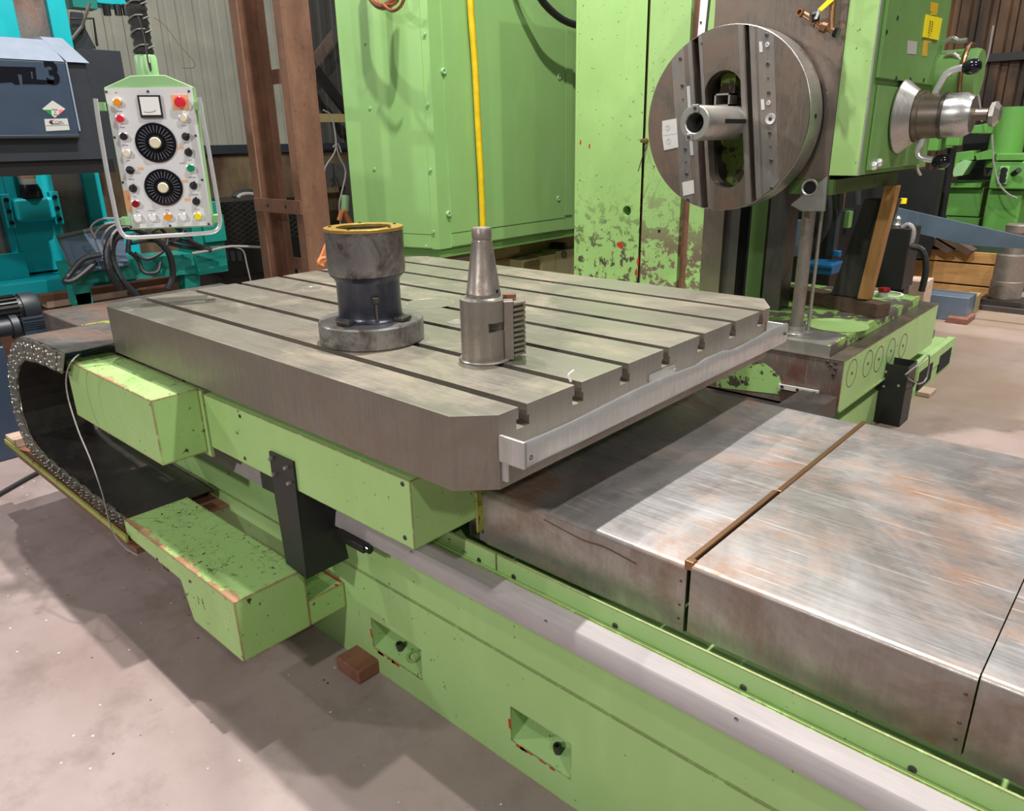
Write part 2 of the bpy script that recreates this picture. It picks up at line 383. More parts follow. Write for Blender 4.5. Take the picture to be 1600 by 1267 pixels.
# ================================================================ MACHINE BED
BX0, BX1 = -3.75, 1.6
bed = thing('machine_bed', 'long green cast iron bed of the boring machine standing on the floor', 'machine bed', (-1, 1.8, 0))
PK = [(-1.72, -1.48), (-1.11, -.905), (-.5, -.29), (-2.36, -2.12), (-3.0, -2.76)]
def front(z0, z1):
    m = MB(); m.box(BX0, BX1, 1.19, 2.30, z0, z1); return m
lo = MB(); gx = [BX0] + [v for p_ in sorted(PK) for v in p_] + [BX1]; gz = [0, .09, .205, .363]
def solid(i, j): return 0 <= i < len(gx) - 1 and 0 <= j < 3 and not (i % 2 == 1 and j == 1)
for i in range(len(gx) - 1):
    for j in range(3):
        q4 = lambda y: [(gx[i], y, gz[j]), (gx[i + 1], y, gz[j]), (gx[i + 1], y, gz[j + 1]), (gx[i], y, gz[j + 1])]
        if solid(i, j): lo.bm.faces.new([lo.bm.verts.new(v) for v in q4(1.183)])
        else:
            lo.bm.faces.new([lo.bm.verts.new(v) for v in q4(1.285)]); f_, k_ = q4(1.183), q4(1.285)
            for e in range(4): lo.bm.faces.new([lo.bm.verts.new(v) for v in (f_[e], f_[(e + 1) % 4], k_[(e + 1) % 4], k_[e])])
for vs_q in (((BX0, 1.183, .363), (BX1, 1.183, .363), (BX1, 2.3, .363), (BX0, 2.3, .363)), ((BX0, 2.3, 0), (BX1, 2.3, 0), (BX1, 2.3, .363), (BX0, 2.3, .363)), ((BX0, 1.183, 0), (BX0, 2.3, 0), (BX0, 2.3, .363), (BX0, 1.183, .363)), ((BX1, 1.183, 0), (BX1, 2.3, 0), (BX1, 2.3, .363), (BX1, 1.183, .363)), ((BX0, 1.183, 0), (BX1, 1.183, 0), (BX1, 2.3, 0), (BX0, 2.3, 0))):
    lo.bm.faces.new([lo.bm.verts.new(v) for v in vs_q])
bmesh.ops.remove_doubles(lo.bm, verts=lo.bm.verts, dist=1e-4)
obj('lower_casting', lo, 'green_bed', bed)
up = MB(); up.box(BX0, BX1, 1.186, 2.30, .367, .598); obj('upper_casting', up, 'green_bed', bed)
# strips above the rail, screwed on, in two lengths
for a, b in ((-3.6, -1.166), (-1.163, BX1)):
    obj('guard_strip', MB().box(a, b, 1.2, 1.206, .592, .649), 'green_bed', bed)
obj('guard_ledge', MB().box(-3.6, BX1, 1.188, 1.1995, .592, .601), 'green', bed)
screws('strip_screw', [(x, 1.2, .606) for x in (-1.227, -1.104, -.794, -.484, -.171, .13)], (0, -1, 0), .0075, .002, 'dark_steel', bed)
for i, (a, b) in enumerate(PK[:2] + PK[3:]):
    cx = (a + b) / 2
    m = MB().prism([(a, 1.184, .09), (b, 1.184, .09), (b, 1.284, .13), (a, 1.284, .13)], (0, 0, -.006)); f = obj('pocket_floor', m, 'green_bed', bed)
    m = MB().lathe([(0, .012), (.006, .012), (.006, .026), (.011, .026), (.0125, .023), (.0125, 0)], (cx + (.03 if i == 1 else -.03), 1.225, .105), (0, -.25, 1), 14); obj('anchor_bolt', m, 'dark_steel', bed, smooth=40)
    if i == 0: obj('levelling_ring', MB().ring(.016, .024, .006, (cx + .035, 1.225, .107), (0, -.3, 1), 24), 'green_bed', bed)
    if i < 2:
        for k in range(5):
            x = a + .01 + random.random() * (b - a - .05); wdt = random.uniform(.01, .045)
            obj('primer_chip', MB().box(x, x + wdt, 1.1822, 1.1832, .079 + random.random() * .006, .089), 'red_paint', bed)
        obj('primer_chip', MB().prism([(a - .008, 1.1822, .13), (a - .001, 1.1822, .126), (a - .002, 1.1822, .162), (a - .010, 1.1822, .158)], (0, .001, 0)), 'red_paint', bed)

# linear scale rail in front of the bed
obj('pipe_opening', MB().lathe([(0, 0), (.055, 0), (.055, .002), (0, .002)], PY(277, 752, 1.1835), (0, -1, 0), 24), 'hole', bed)
rl = thing('scale_rail', 'long pale grey steel rail cover running along the front of the green bed', 'rail', (-1, 1.15, .55))
pr = [(1.120, .549), (1.130, .592), (1.135, .597), (1.17, .602), (1.182, .602), (1.182, .545)]
obj('rail_body', MB().prism([(-3.6, y, z) for y, z in pr], (5.2, 0, 0)), 'rail', rl, bev=.001)
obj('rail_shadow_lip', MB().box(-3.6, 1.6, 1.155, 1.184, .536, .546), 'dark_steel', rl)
screws('rail_screw', [(x, 1.13, .587) for x in (-1.42, -.94, -.463, .015)], (0, -1, 0), .005, .0012, 'dark_steel', rl)

# timber packing under the bed
for (x, y, lab) in ((-1.80, 1.12, 'red-brown timber block wedged under the front edge of the green bed'),):
    tag(obj('timber_block', MB().box(-1.82, -1.70, 1.10, 1.32, 0.001, .052), 'wood_red', loc=(x, y, 0), bev=.006), lab, 'wood block')

# ================================================================ SHEET COVERS OVER THE WAYS
def cover(x0, x1, zt, yf, yb, zb, label, dark=False, screwsx=True):
    t = thing('way_cover', label, 'sheet cover', ((x0 + x1) / 2, (yf + yb) / 2, zb), 'telescopic covers on the bed')
    r = .012; pts = []
    prof = [(yf, zb)] + [(yf + r - r * math.cos(a), zt - r + r * math.sin(a)) for a in (0, .39, .79, 1.18, 1.57)] + [(yb - r + r * math.sin(a), zt - r + r * math.cos(a)) for a in (0, .39, .79, 1.18, 1.57)] + [(yb, zb)]
    th = .006
    inner = [(min(max(y, yf + th), yb - th), min(z, zt - th)) for y, z in prof]
    m = MB(); rows = []
    n = 1
    for (y, z) in prof + inner[::-1]: rows.append((m.bm.verts.new((x0, y, z)), m.bm.verts.new((x1, y, z))))
    k = len(rows)
    for i in range(k):
        a, b = rows[i], rows[(i + 1) % k]; m.bm.faces.new((a[0], b[0], b[1], a[1]))
    h = len(prof)
    for i in range(h - 1):
        for e in (0, 1): m.bm.faces.new((rows[i][e], rows[i + 1][e], rows[k - 2 - i][e], rows[k - 1 - i][e]))
    body = obj('cover_shell', m, 'brush_dark' if dark else 'cover', t, smooth=35)
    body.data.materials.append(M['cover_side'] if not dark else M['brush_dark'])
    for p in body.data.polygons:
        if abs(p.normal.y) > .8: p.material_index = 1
    if screwsx:
        screws('cover_rivet', [(x1 - .012, yf, z) for z in (zt - .04, zt - .10, zt - .135)], (0, -1, 0), .0032, .0012, 'dark_steel', t, False)
    return t
c1 = cover(-1.318, -.655, .790, 1.256, 2.345, .624, 'brown-stained steel way cover nearest the table, partly under its trough')
# crease in the front of the first cover
m = MB(); m.tube([(-1.05, 1.2555, .765), (-.93, 1.255, .752), (-.87, 1.255, .757), (-.78, 1.255, .747)], .0016, 5); obj('crease', m, 'rustdark', c1)
c2 = cover(-.642, -.113, .800, 1.250, 2.335, .634, 'wide scratched steel way cover in the middle of the row, with rust smears')
c3 = cover(-.109, 1.2, .812, 1.240, 2.33, .640, 'bright steel way cover at the right edge of the picture', screwsx=False)
wp = MB(); wp.box(-.662, -.648, 1.262, 1.70, .789, .8035); wp.box(-.656, -.641, 1.70, 2.34, .789, .8035); wp.box(-.662, -.640, 1.255, 1.275, .782, .8045)
obj('wiper_lip', wp, 'bronze', c1, bev=.003)
cover(-4.70, -3.02, .800, 1.262, 2.33, .655, 'dull steel way cover at the far left end of the bed', dark=True, screwsx=False)
lg = thing('end_guard', 'yellow-green painted strip below the left way cover', 'guard', (-3.8, 1.25, .76))
obj('guard_plate', MB().box(-4.12, -3.0, 1.235, 1.262, .755, .792), 'green_yellow', lg)
obj('guard_flange', MB().box(-4.12, -3.0, 1.262, 1.40, .8015, .806), 'green_yellow', lg)

# ================================================================ SADDLE
sd = thing('table_saddle', 'green saddle carrying the T-slot table on the bed', 'saddle', (-2.0, 1.7, .66))
obj('saddle_body', MB().box(-2.90, -1.345, 1.222, 2.40, .656, .885), 'green_bed', sd)
obj('turntable_base', MB().lathe([(0, 0), (.66, 0), (.66, .036), (0, .036)], (-2.0, 1.78, .886), seg=48), 'dark_steel', sd)
obj('front_panel', MB().box(-2.30, -1.27, 1.02, 1.245, .700, .888), 'green', sd, bev=.002)
obj('end_strip', MB().box(-1.269, -1.262, 1.235, 1.258, .66, .90), 'green_yellow', sd)
fp = [PY(px, py, 1.02) for px, py in ((375, 650), (383, 716), (629, 756), (633, 840))]
screws('panel_screw', [(p.x, 1.02, p.z) for p in fp], (0, -1, 0), .0065, .002, 'dark_steel', sd)
wpr = MB()
for k in range(4): wpr.box(-1.345 + k * .006, -1.341 + k * .006, 1.232 , 1.262, .655, .86)
obj('way_wiper', wpr, 'rubber', sd)
ub = thing('counterweight_box', 'green box with rust-chipped edges under the left end of the table', 'box', (-2.7, .95, .675), None)
obj('box_body', MB().box(-3.085, -2.333, .865, 1.019, .675, .900), 'green_worn', ub, bev=.002)
obj('mounting_flange', MB().box(-3.08, -2.31, 1.0195, 1.03, .66, .895), 'green', ub)

lb = thing('cable_carrier_box', 'low green box on an arm, top scratched to red primer, beside the cable chain', 'box', (-2.2, .92, .19))
pts = [(-2.63, .807, .40), (-1.85, .807, .40), (-1.85, .807, .19), (-2.165, .807, .19), (-2.215, .807, .325), (-2.63, .807, .335)]
obj('box_body', MB().prism(pts, (0, .235, 0)), 'green_worn', lb, bev=.002)
obj('support_arm', MB().box(-2.05, -1.851, 1.0425, 1.182, .19, .283), 'green_worn', lb, bev=.002)
screws('box_screw', [PY(297, 908, .807), PY(246, 873, .807)], (0, -1, 0), .005, .003, 'dark_steel', lb)
m = MB(); m.box(-1.862, -1.85, 1.150, 1.160, .2835, .2845); m.box(-2.0, -1.86, 1.172, 1.180, .2835, .2848); obj('primer_chip', m, 'red_paint', lb)

# black folded bracket bolted to the saddle
bk = thing('black_bracket', 'black folded sheet bracket bolted to the green saddle front', 'bracket', (-1.8, 1.01, .5))
tp = [PY(*q, 1.012) for q in ((420, 705), (457, 722), (463, 765))]
a0 = PY(420, 705, 1.012); a1 = PY(457, 722, 1.012); a2 = PY(462, 764, 1.012); a3 = PY(479, 905, 1.0); a4 = PY(447, 880, 1.0); a5 = PY(428, 768, 1.012)
obj('front_plate', MB().prism([a0, a1, a2, a3, a4, a5], (0, .007, 0)), 'black', bk)
xs_ = a3.x; s = [Vector((a2.x, 1.02, a2.z)), Vector((a3.x, 1.006, a3.z)), PX(545, 872, (a3.x + .01)), PX(527, 795, a2.x + .01)]
obj('side_plate', MB().prism(s, (-.006, 0, 0)), 'black', bk)
screws('bracket_bolt', [PY(*q, 1.011) for q in ((425, 716), (449, 730), (430, 741), (454, 754))], (0, -1, 0), .006, .012, 'bare', bk, False)
b2 = thing('small_bracket', 'small black plate behind the bracket, above the grey rail', 'bracket', (-1.95, 1.1, .68))
obj('plate', MB().prism([PY(*q, 1.10) for q in ((403, 716), (426, 727), (431, 772), (410, 762))], (0, .006, 0)), 'black', b2)
screws('plate_bolt', [PY(*q, 1.10) for q in ((406, 724), (419, 737))], (0, -1, 0), .005, .004, 'label', b2, False)
b3 = thing('limit_switch', 'black switch block clamped under the rail beside the bracket', 'switch', (-1.55, 1.12, .52))
p = PY(560, 845, 1.12)
obj('switch_body', MB().box(p.x - .085, p.x + .055, 1.095, 1.13, p.z - .012, p.z + .012), 'black', b3, bev=.002)
obj('switch_tip', MB().cyl((p.x + .04, 1.11, p.z), (p.x + .07, 1.11, p.z), .012), 'black_gloss', b3)

# ================================================================ ROTARY TABLE
TB = [(-2.94, 1.0), (-1.096, 1.0), (-1.022, 1.072), (-1.022, 2.42), (-1.10, 2.545), (-2.90, 2.545), (-2.985, 2.47), (-2.985, 1.05)]
tb = thing('slotted_table', 'large square steel machine table with seven T-slots', 'machine table', (-2, 1.77, .925))
m = MB()
def pp(poly, z0, z1):
    if len(poly) > 2: m.prism([(x, y, z0) for x, y in poly], (0, 0, z1 - z0))
pp(TB, .925, 1.050)
SL = [1.151 + .2005 * k for k in range(7)]
ed = [.9] + SL + [2.7]
for i in range(8):
    for z0, z1, hw in ((1.05, 1.073, .022), (1.073, 1.10, .0145)):
        lo_ = ed[i] + (hw if i else 0); hi_ = ed[i + 1] - (hw if i < 7 else 0)
        pp(clip(TB, 1, lo_, hi_), z0, z1)
tob = obj('table_body', m, 'table', tb)
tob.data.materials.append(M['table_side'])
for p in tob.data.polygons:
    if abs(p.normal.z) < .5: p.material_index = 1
cc = PZ(672, 474, 1.1); obj('centre_disc', MB().lathe([(0, 0), (.088, 0), (.088, .0016), (.083, .0016), (.0825, .0009), (0, .0009)], (cc.x, cc.y, 1.1), seg=48), 'table', tb)
cc = PZ(655, 468, 1.1); 
c5 = PZ(716, 503, 1.1); obj('clamp_disc', MB().lathe([(0, 0), (.035, 0), (.035, .0014), (.032, .0014), (.0315, .0006), (0, .0006)], (c5.x, c5.y, 1.1), seg=32), 'bare', tb)
c6 = PZ(489, 450, 1.1); obj('clamp_disc', MB().lathe([(0, 0), (.035, 0), (.035, .0014), (.032, .0014), (.0315, .0006), (0, .0006)], (c6.x, c6.y, 1.1), seg=32), 'bare', tb)
m = MB(); m.box(-1.022, -1.019, 1.665, 1.80, 1.012, 1.046); obj('index_plate', m, 'bare', tb)
screws('index_bolt', [(-1.019, 1.675, 1.024), (-1.019, 1.79, 1.034)], (1, 0, 0), .005, .008, 'bare', tb, False)
b = PZ(892, 597, 1.1); m = MB().tube([(b.x, b.y, 1.101), (b.x - .004, b.y - .004, 1.118), (b.x + .006, b.y + .004, 1.13)], .0028, 6)
tag(obj('paper_tie', m, 'white', loc=(b.x, b.y, 1.1)), 'tiny white tie sticking up at the end of a table slot', 'tie')

# aluminium coolant trough on the right-hand side of the table
tr = thing('coolant_trough', 'bright cast aluminium trough with dented rim along the right side of the table', 'trough', (-.98, 1.7, .99))
m = MB(); ys = [1.074 + (2.395 - 1.074) * k / 26 for k in range(27)]; rows = []
for y in ys:
    dz = .004 * math.sin(y * 9) + (.010 if 1.80 < y < 1.98 else 0) - (.004 if 2.0 < y < 2.2 else 0); dx = .003 * math.sin(y * 7 + 1)
    rows.append([m.bm.verts.new(v) for v in ((-1.018, y, .995), (-.950, y, .995), (-.944 + dx, y, 1.003), (-.944 + dx, y, 1.055 + dz), (-.949 + dx, y, 1.061 + dz), (-.956 + dx, y, 1.055 + dz), (-.957 + dx, y, 1.006), (-1.018, y, 1.006))])
for A, B in zip(rows, rows[1:]):
    for k in range(8): m.bm.faces.new((A[k], A[(k + 1) % 8], B[(k + 1) % 8], B[k]))
m.bm.faces.new(rows[0][::-1]); m.bm.faces.new(rows[-1])
obj('trough_wall', m, 'alu', tr, smooth=50)
obj('end_cap', MB().box(-1.019, -.946, 1.066, 1.0745, .995, 1.058), 'alu', tr, bev=.003)
obj('end_cap', MB().box(-1.019, -.946, 2.395, 2.403, .995, 1.058), 'alu', tr, bev=.003)
obj('mounting_tab', MB().box(-1.0215, -1.006, 1.078, 1.084, .945, 1.0), 'alu', tr)
obj('rear_flange', MB().box(-1.0215, -1.016, 1.08, 2.39, 1.0, 1.012), 'alu', tr)
screws('trough_screw', [(-.9435, 1.085, 1.02)], (1, 0, 0), .006, .002, 'dark_steel', tr)
screws('trough_screw', [(-.9435, 2.375, 1.03)], (1, 0, 0), .006, .002, 'dark_steel', tr)

# ================================================================ TOOLING ON THE TABLE
cx, cy = -1.758, 1.312
ad = thing('adapter_sleeve', 'heavy flanged steel adapter sleeve with a yellow ring on top', 'adapter', (cx, cy, 1.1))
obj('flange', MB().lathe([(.08, 0), (.149, 0), (.153, .004), (.153, .059), (.150, .064), (.10, .066), (.08, .066)], (cx, cy, 1.1), seg=64), 'mottled', ad, smooth=30)
obj('neck', MB().lathe([(.103, .066), (.096, .070), (.0925, .080), (.091, .10), (.091, .176), (.095, .184), (.106, .196), (.104, .196)], (cx, cy, 1.1), seg=64), 'blued', ad, smooth=60)
obj('upper_sleeve', MB().lathe([(.095, .186), (.1085, .201), (.110, .208), (.110, .319), (.106, .319), (.080, .319), (.080, .10), (0, .10)], (cx, cy, 1.1), seg=64), 'mottled', ad, smooth=30)
obj('yellow_ring', MB().ring(.077, .1115, .009, (cx, cy, 1.4192), seg=64), 'brass', ad, bev=.001, smooth=40)
screws('ring_screw', [(cx + .095 * math.cos(a), cy + .095 * math.sin(a), 1.428) for a in (.2, 1.3, 2.6, 3.9, 5.2)], (0, 0, 1), .0045, .003, 'dark_steel', ad)
hd = Vector((-cx, -cy, 0)).normalized(); sdv = Vector((-hd.y, hd.x, 0)) 
b0 = PZ(590, 506, 1.166)
obj('jack_bolt', MB().lathe([(0, -.002), (.006, -.002)] + [(.0062 if k % 2 else .0052, k * .0035) for k in range(17)] + [(.0115, .060), (.0115, .074), (.010, .076), (0, .076)], (b0.x, b0.y, 1.166), seg=6), 'dark_steel', ad)
for q in ((543, 507), (627, 500)):
    p = PZ(*q, 1.166); pc = Vector((cx, cy, 1.166)); d = (p - pc).normalized()
    m = MB(); m.box(-.024, .024, -.022, .012, 0, .012, Matrix.Translation((p.x, p.y, 1.166)) @ Matrix.Rotation(math.atan2(d.x, -d.y), 4, 'Z'))
    obj('recess_key', m, 'dark_steel', ad, bev=.004)
    obj('bolt_hole', MB().lathe([(0, 0), (.011, 0), (.011, .0012), (0, .0012)], (p.x + d.x * .016, p.y + d.y * .016, 1.1661), seg=16), 'hole', ad)
pr_ = Vector((cx, cy, 1.385)) + .110 * (hd * .80 - sdv * .60) ; 
obj('set_screw', MB().ring(.004, .008, .002, pr_, (hd * .80 - sdv * .60)), 'dark_steel', ad)

cx, cy = -1.346, 1.369
ct = thing('boring_cutter', 'steel boring head with tapered shank and a serrated slide, standing on the table', 'cutting tool', (cx, cy, 1.1))
sg = 48; R_ = .063
obj('base_ring', MB().lathe([(0, 0), (.069, 0), (.071, .003), (.069, .006), (.062, .007), (0, .007)], (cx, cy, 1.1), seg=48), 'bare', ct, smooth=40)
rt = Vector((-cy, cx, 0)).normalized() * -1  # to the right as seen by the camera
to = Vector((-cx, -cy, 0)).normalized()
def head(z0, z1, notch=False):
    pts = []
    for k in range(40):
        a = 2 * math.pi * k / 40; v = to * math.cos(a) * R_ + rt * min(math.sin(a) * R_, .049)
        pts.append(Vector((cx, cy, z0)) + v)
    if notch: 
        pts2 = []
        for p_ in pts:
            l = p_ - Vector((cx, cy, z0)); r_ = l.dot(rt); f_ = l.dot(to)
            if r_ > .012 and f_ > .02: l = rt * r_ + to * .02
            pts2.append(Vector((cx, cy, z0)) + l)
        pts = pts2
    return pts
m = MB(); m.prism(head(1.107, 0), (0, 0, .078)); m.prism(head(1.185, 0, True), (0, 0, .024)); m.prism(head(1.209, 0), (0, 0, .056)); m.bm.faces.ensure_lookup_table()
obj('head_body', m, 'tool_steel', ct, smooth=30)
obj('shoulder', MB().lathe([(0, 0), (.051, 0), (.051, .001), (.0465, .005), (0, .005)], (cx, cy, 1.265), seg=48), 'bare', ct, smooth=40)
obj('taper_shank', MB().lathe([(.0445, 0), (.0455, .004), (.0455, .010), (.044, .012), (.0262, .140), (.024, .141), (0, .141)], (cx, cy, 1.27), seg=48), 'tool_steel', ct, smooth=40)
obj('pull_stud', MB().lathe([(.0245, 0), (.0238, .002), (.0238, .006), (.0255, .008), (.0255, .030), (.0235, .033), (.016, .033), (.013, .031), (0, .031)], (cx, cy, 1.411), seg=40), 'tool_steel', ct, smooth=40)
ph = Vector((cx, cy, 1.286)) + (to * .6 + rt * .8).normalized() * .0435; obj('drive_hole', MB().cyl(ph - Vector((to * .6 + rt * .8)) * .004, ph + (to * .6 + rt * .8) * .0012, .005, seg=12), 'hole', ct)
MX = Matrix((( rt.x, to.x, 0, cx), (rt.y, to.y, 0, cy), (0, 0, 1, 1.1), (0, 0, 0, 1)))
m = MB(); m.box(.0495, .076, -.026, .034, .004, .160, MX); obj('slide_block', m, 'tool_steel', ct, bev=.002)
m = MB()
for k in range(11):
    z = .012 + k * .0135
    m.prism([MX @ Vector(v) for v in ((.076, -.026, z), (.076, -.026, z + .0075), (.106, -.026, z + .012), (.108, -.026, z + .0085))], MX.to_3x3() @ Vector((0, .060, 0)))
obj('serration', m, 'tool_steel', ct)
obj('slide_gap', MB().box(.074, .077, -.0255, .0335, .008, .156, MX), 'hole', ct)
m = MB(); m.box(.0495, .085, -.030, -.004, .160, .171, MX); obj('clamp_piece', m, 'rustdark', ct, bev=.002)

# ================================================================ ENERGY CHAIN, ITS TRAY AND CABLES
outer = [(98, 553), (84, 546), (56, 534), (32, 527), (19, 538), (13, 560), (14, 590), (20, 630), (28, 665), (42, 697), (66, 724), (98, 752), (134, 782), (166, 808), (190, 822)]
inner = [(95, 583), (80, 575), (58, 566), (40, 563), (30, 572), (27, 592), (29, 618), (36, 652), (44, 676), (58, 698), (82, 720), (112, 744), (146, 771), (178, 794), (200, 812)]
YC = .83
Po = [PY(*q, YC) for q in outer]; Pi = [PY(*q, YC) for q in inner]
def resample(ps, n):
    L = [0]
    for a, b in zip(ps, ps[1:]): L.append(L[-1] + (b - a).length)
    out = []
    for k in range(n):
        s_ = L[-1] * k / (n - 1); i = max(j for j in range(len(ps) - 1) if L[j] <= s_ + 1e-9); u = (s_ - L[i]) / (L[i + 1] - L[i]); out.append(ps[i].lerp(ps[i + 1], u))
    return out
NL = 34; Ro = resample(Po, NL); Ri = resample(Pi, NL)
ch = thing('energy_chain', 'looping steel cable chain with riveted link plates at the left end of the machine', 'cable chain', (-3.3, 1.0, .35))
for k in range(NL - 1):
    o0, o1, i0, i1 = Ro[k], Ro[k + 1], Ri[k], Ri[k + 1]; e = (o1 - o0) * .18; dy = .004 * (k % 2)
    m = MB(); m.prism([o0 - e - Vector((0, dy, 0)), o1 + e - Vector((0, dy, 0)), i1 + e - Vector((0, dy, 0)), i0 - e - Vector((0, dy, 0))], (0, .0035, 0))
    mb2 = MB(); mb2.prism([o0.lerp(i0, .12) + Vector((0, .33, 0)), o1.lerp(i1, .12) + Vector((0, .33, 0)), i1 + Vector((0, .33, 0)), i0 + Vector((0, .33, 0))], (0, .0035, 0)); obj('far_link', mb2, 'chain', ch)
    lk_ = obj('chain_link', m, 'chain', ch); m = MB()
    for u, v in ((.25, .22), (.75, .30), (.5, .62), (.15, .85)):
        p = o0.lerp(o1, u).lerp(i0.lerp(i1, u), v) - Vector((0, dy, 0)); m.lathe([(.0062, 0), (.0058, .006), (.004, .008), (0, .0085)], p, (0, -1, 0), 8)
    obj('rivet', m, 'chain', lk_)['kind'] = 'stuff'
def band(ps, y0, y1, th, name, mat, a, b):
    m = MB(); ps = ps[a:b]; 
    for p, q in zip(ps, ps[1:]):
        d = (q - p).normalized(); n = Vector((d.z, 0, -d.x)) * th
        m.prism([(p.x, y0, p.z), (q.x, y0, q.z), (q.x + n.x, y0, q.z + n.z), (p.x + n.x, y0, p.z + n.z)], (0, y1 - y0, 0))
    return obj(name, m, mat, ch)
band(Ro, YC + .005, YC + .32, .004, 'cover_band', 'brush_dark', 0, 9)
band(Ri, YC + .005, YC + .32, .004, 'inner_band', 'dark_steel', 0, NL)
tr2 = thing('chain_tray', 'yellow-green painted steel channel under the cable chain', 'tray', (-3.2, .9, .3))
q0 = PY(6, 686, .79); q1 = PY(196, 838, .79)
def tr_(x): return q0.z + (q1.z - q0.z) * (x - q0.x) / (q1.x - q0.x)
m = MB(); m.prism([q0, q1, q1 - Vector((0, 0, .028)), q0 - Vector((0, 0, .022))], (0, .008, 0)); obj('front_lip', m, 'green_yellow', tr2)
m = MB(); m.prism([q0 - Vector((-.03, 0, .02)), q1 - Vector((0, 0, .026)), q1 - Vector((0, 0, .034)), q0 - Vector((-.03, 0, .028))], (0, .385, 0)); obj('tray_floor', m, 'wood_red', tr2)
m = MB(); m.prism([q0 + Vector((.10, .01, -.03)), q1 + Vector((.05, .01, -.036)), q1 + Vector((.05, .01, -.058)), q0 + Vector((.10, .01, -.06))], (0, .04, 0)); obj('bottom_angle', m, 'rustdark', tr2)
p = PY(40, 678, .80)
obj('end_block', MB().box(q0.x + .0, q0.x + .12, .80, .86, q0.z - .018, q0.z + .02), 'wood_pale', tr2)
for x in (-3.6, -2.9): obj('support_leg', MB().box(x, x + .04, 1.0, 1.04, 0, tr_(x) - .03), 'rustdark', tr2)

cb = MB(); pts = [PZ(173, 536, .86), PZ(140, 546, .87), PY(116, 560, .83), PY(104, 585, .80), PY(106, 620, .79), PY(122, 672, .78), PY(140, 715, .775), PY(158, 765, .775), PY(166, 795, .78), PY(176, 830, .78), PY(196, 856, .79), PY(216, 868, .80)]
tag(obj('thin_cable', cb.tube(pts, .0025, 8, 4), 'cable_light', loc=(-3, .8, .5)), 'thin grey cable hanging down in front of the cable chain', 'cable')
fc = MB().tube([PZ(-20, 783, .012), PZ(20, 760, .012), PZ(60, 738, .012), PZ(110, 715, .012)], .012, 8)
tag(obj('floor_cable', fc, 'rubber', loc=(-4, .8, 0)), 'thick black cable lying on the floor at the left edge', 'cable')

# ================================================================ CONTROL PENDANT
P0 = EYE + ray(240, 245) * 2.62; nrm = Vector((.87, -.49, 0)).normalized(); U = Vector((.49, .87, 0)).normalized()
def PN(px, py, off=0):
    d = ray(px, py); p0 = P0 + nrm * off; return EYE + d * ((p0 - EYE).dot(nrm) / d.dot(nrm))
pd = thing('control_pendant', 'white-faced control pendant with dials and push buttons hanging by its green collar', 'control panel', tuple(P0))
f4 = [PN(*q) for q in ((163, 138), (300, 136), (332, 352), (204, 357))]
mid = [PN(*q, -.004) for q in ((162, 137), (204, 118), (257, 117), (303, 136), (334, 354), (203, 359))]
obj('housing', MB().prism(mid, -nrm * .10), 'pale_green', pd, bev=.003)
obj('face_plate', MB().prism(f4, -nrm * .0035), 'white_panel', pd)
def disc(name, px, py, r, h, mat, base=0, seg=24, prof=None, smooth=40):
    p = PN(px, py); pf = prof or [(0, 0), (r, 0), (r, h * .8), (r * .9, h), (0, h)]
    return obj(name, MB().lathe(pf, p + nrm * base, nrm, seg), mat, pd, smooth=smooth)
# meter
def quad(px, py, hw, hh, base, th, mat, name, parent=None):
    p = PN(px, py) + nrm * base; z = Vector((0, 0, 1)); return obj(name, MB().prism([p - U * hw - z * hh, p + U * hw - z * hh, p + U * hw + z * hh, p - U * hw + z * hh], nrm * th), mat, parent or pd)
mt = quad(235.3, 166.5, .036, .036, .0002, .010, 'black', 'meter'); quad(235.3, 165.8, .030, .029, .0104, .001, 'white', 'meter_face', mt)
p = PN(235.3, 175) + nrm * .0118
obj('meter_needle', MB().tube([p - U * .020, p - U * .005 - Vector((0, 0, .002)), p + U * .012 + Vector((0, 0, .001)), p + U * .018 + Vector((0, 0, .005))], .0009, 5), 'ink', mt)
for (x, y, r) in ((243.8, 223, .066), (256, 292.7, .063)):
    d = disc('dial', x, y, r, .006, 'black_gloss', .0002, 48)
    p = PN(x, y) + nrm * .0064; m = MB()
    for k in range(28):
        a = 2 * math.pi * k / 28; v = U * math.cos(a) + Vector((0, 0, 1)) * math.sin(a); tt = nrm.cross(v)
        m.prism([p + v * r * .52 - tt * .0005, p + v * r * .86 - tt * .0007, p + v * r * .86 + tt * .0007, p + v * r * .52 + tt * .0005], nrm * .0006)
    obj('dial_marks', m, 'faint_ink', d)
    obj('dial_collar', MB().lathe([(0, 0), (r * .36, 0), (r * .34, .014), (0, .014)], PN(x, y) + nrm * .0062, nrm, 32), 'black', d, smooth=40)
    obj('dial_knob', MB().lathe([(0, 0), (r * .28, 0), (r * .28, .012), (r * .24, .016), (0, .016)], PN(x, y) + nrm * .020, nrm, 32), 'ivory', d, smooth=40)
def button(x, y, mat, r=.0125, big=False):
    b_ = disc('push_button', x, y, r * 1.25, .005, 'chrome', .0002)
    obj('button_cap', MB().lathe([(0, 0), (r, 0), (r, .007), (r * .85, .010), (0, .010)], PN(x, y) + nrm * .0052, nrm, 20), mat, b_, smooth=40)
for x, y, mat in ((184, 160, 'orange'), (188, 185.7, 'red'), (193.7, 213.4, 'black'), (198.6, 239.4, 'ivory'), (212.5, 318.5, 'dark_red'), (286.5, 184.6, 'ivory'), (298.2, 263, 'greenb'), (216, 341, 'white'), (239, 340, 'white'), (263, 339, 'orange'), (286, 338.6, 'white'), (309.5, 337.7, 'yellow')): button(x, y, mat)
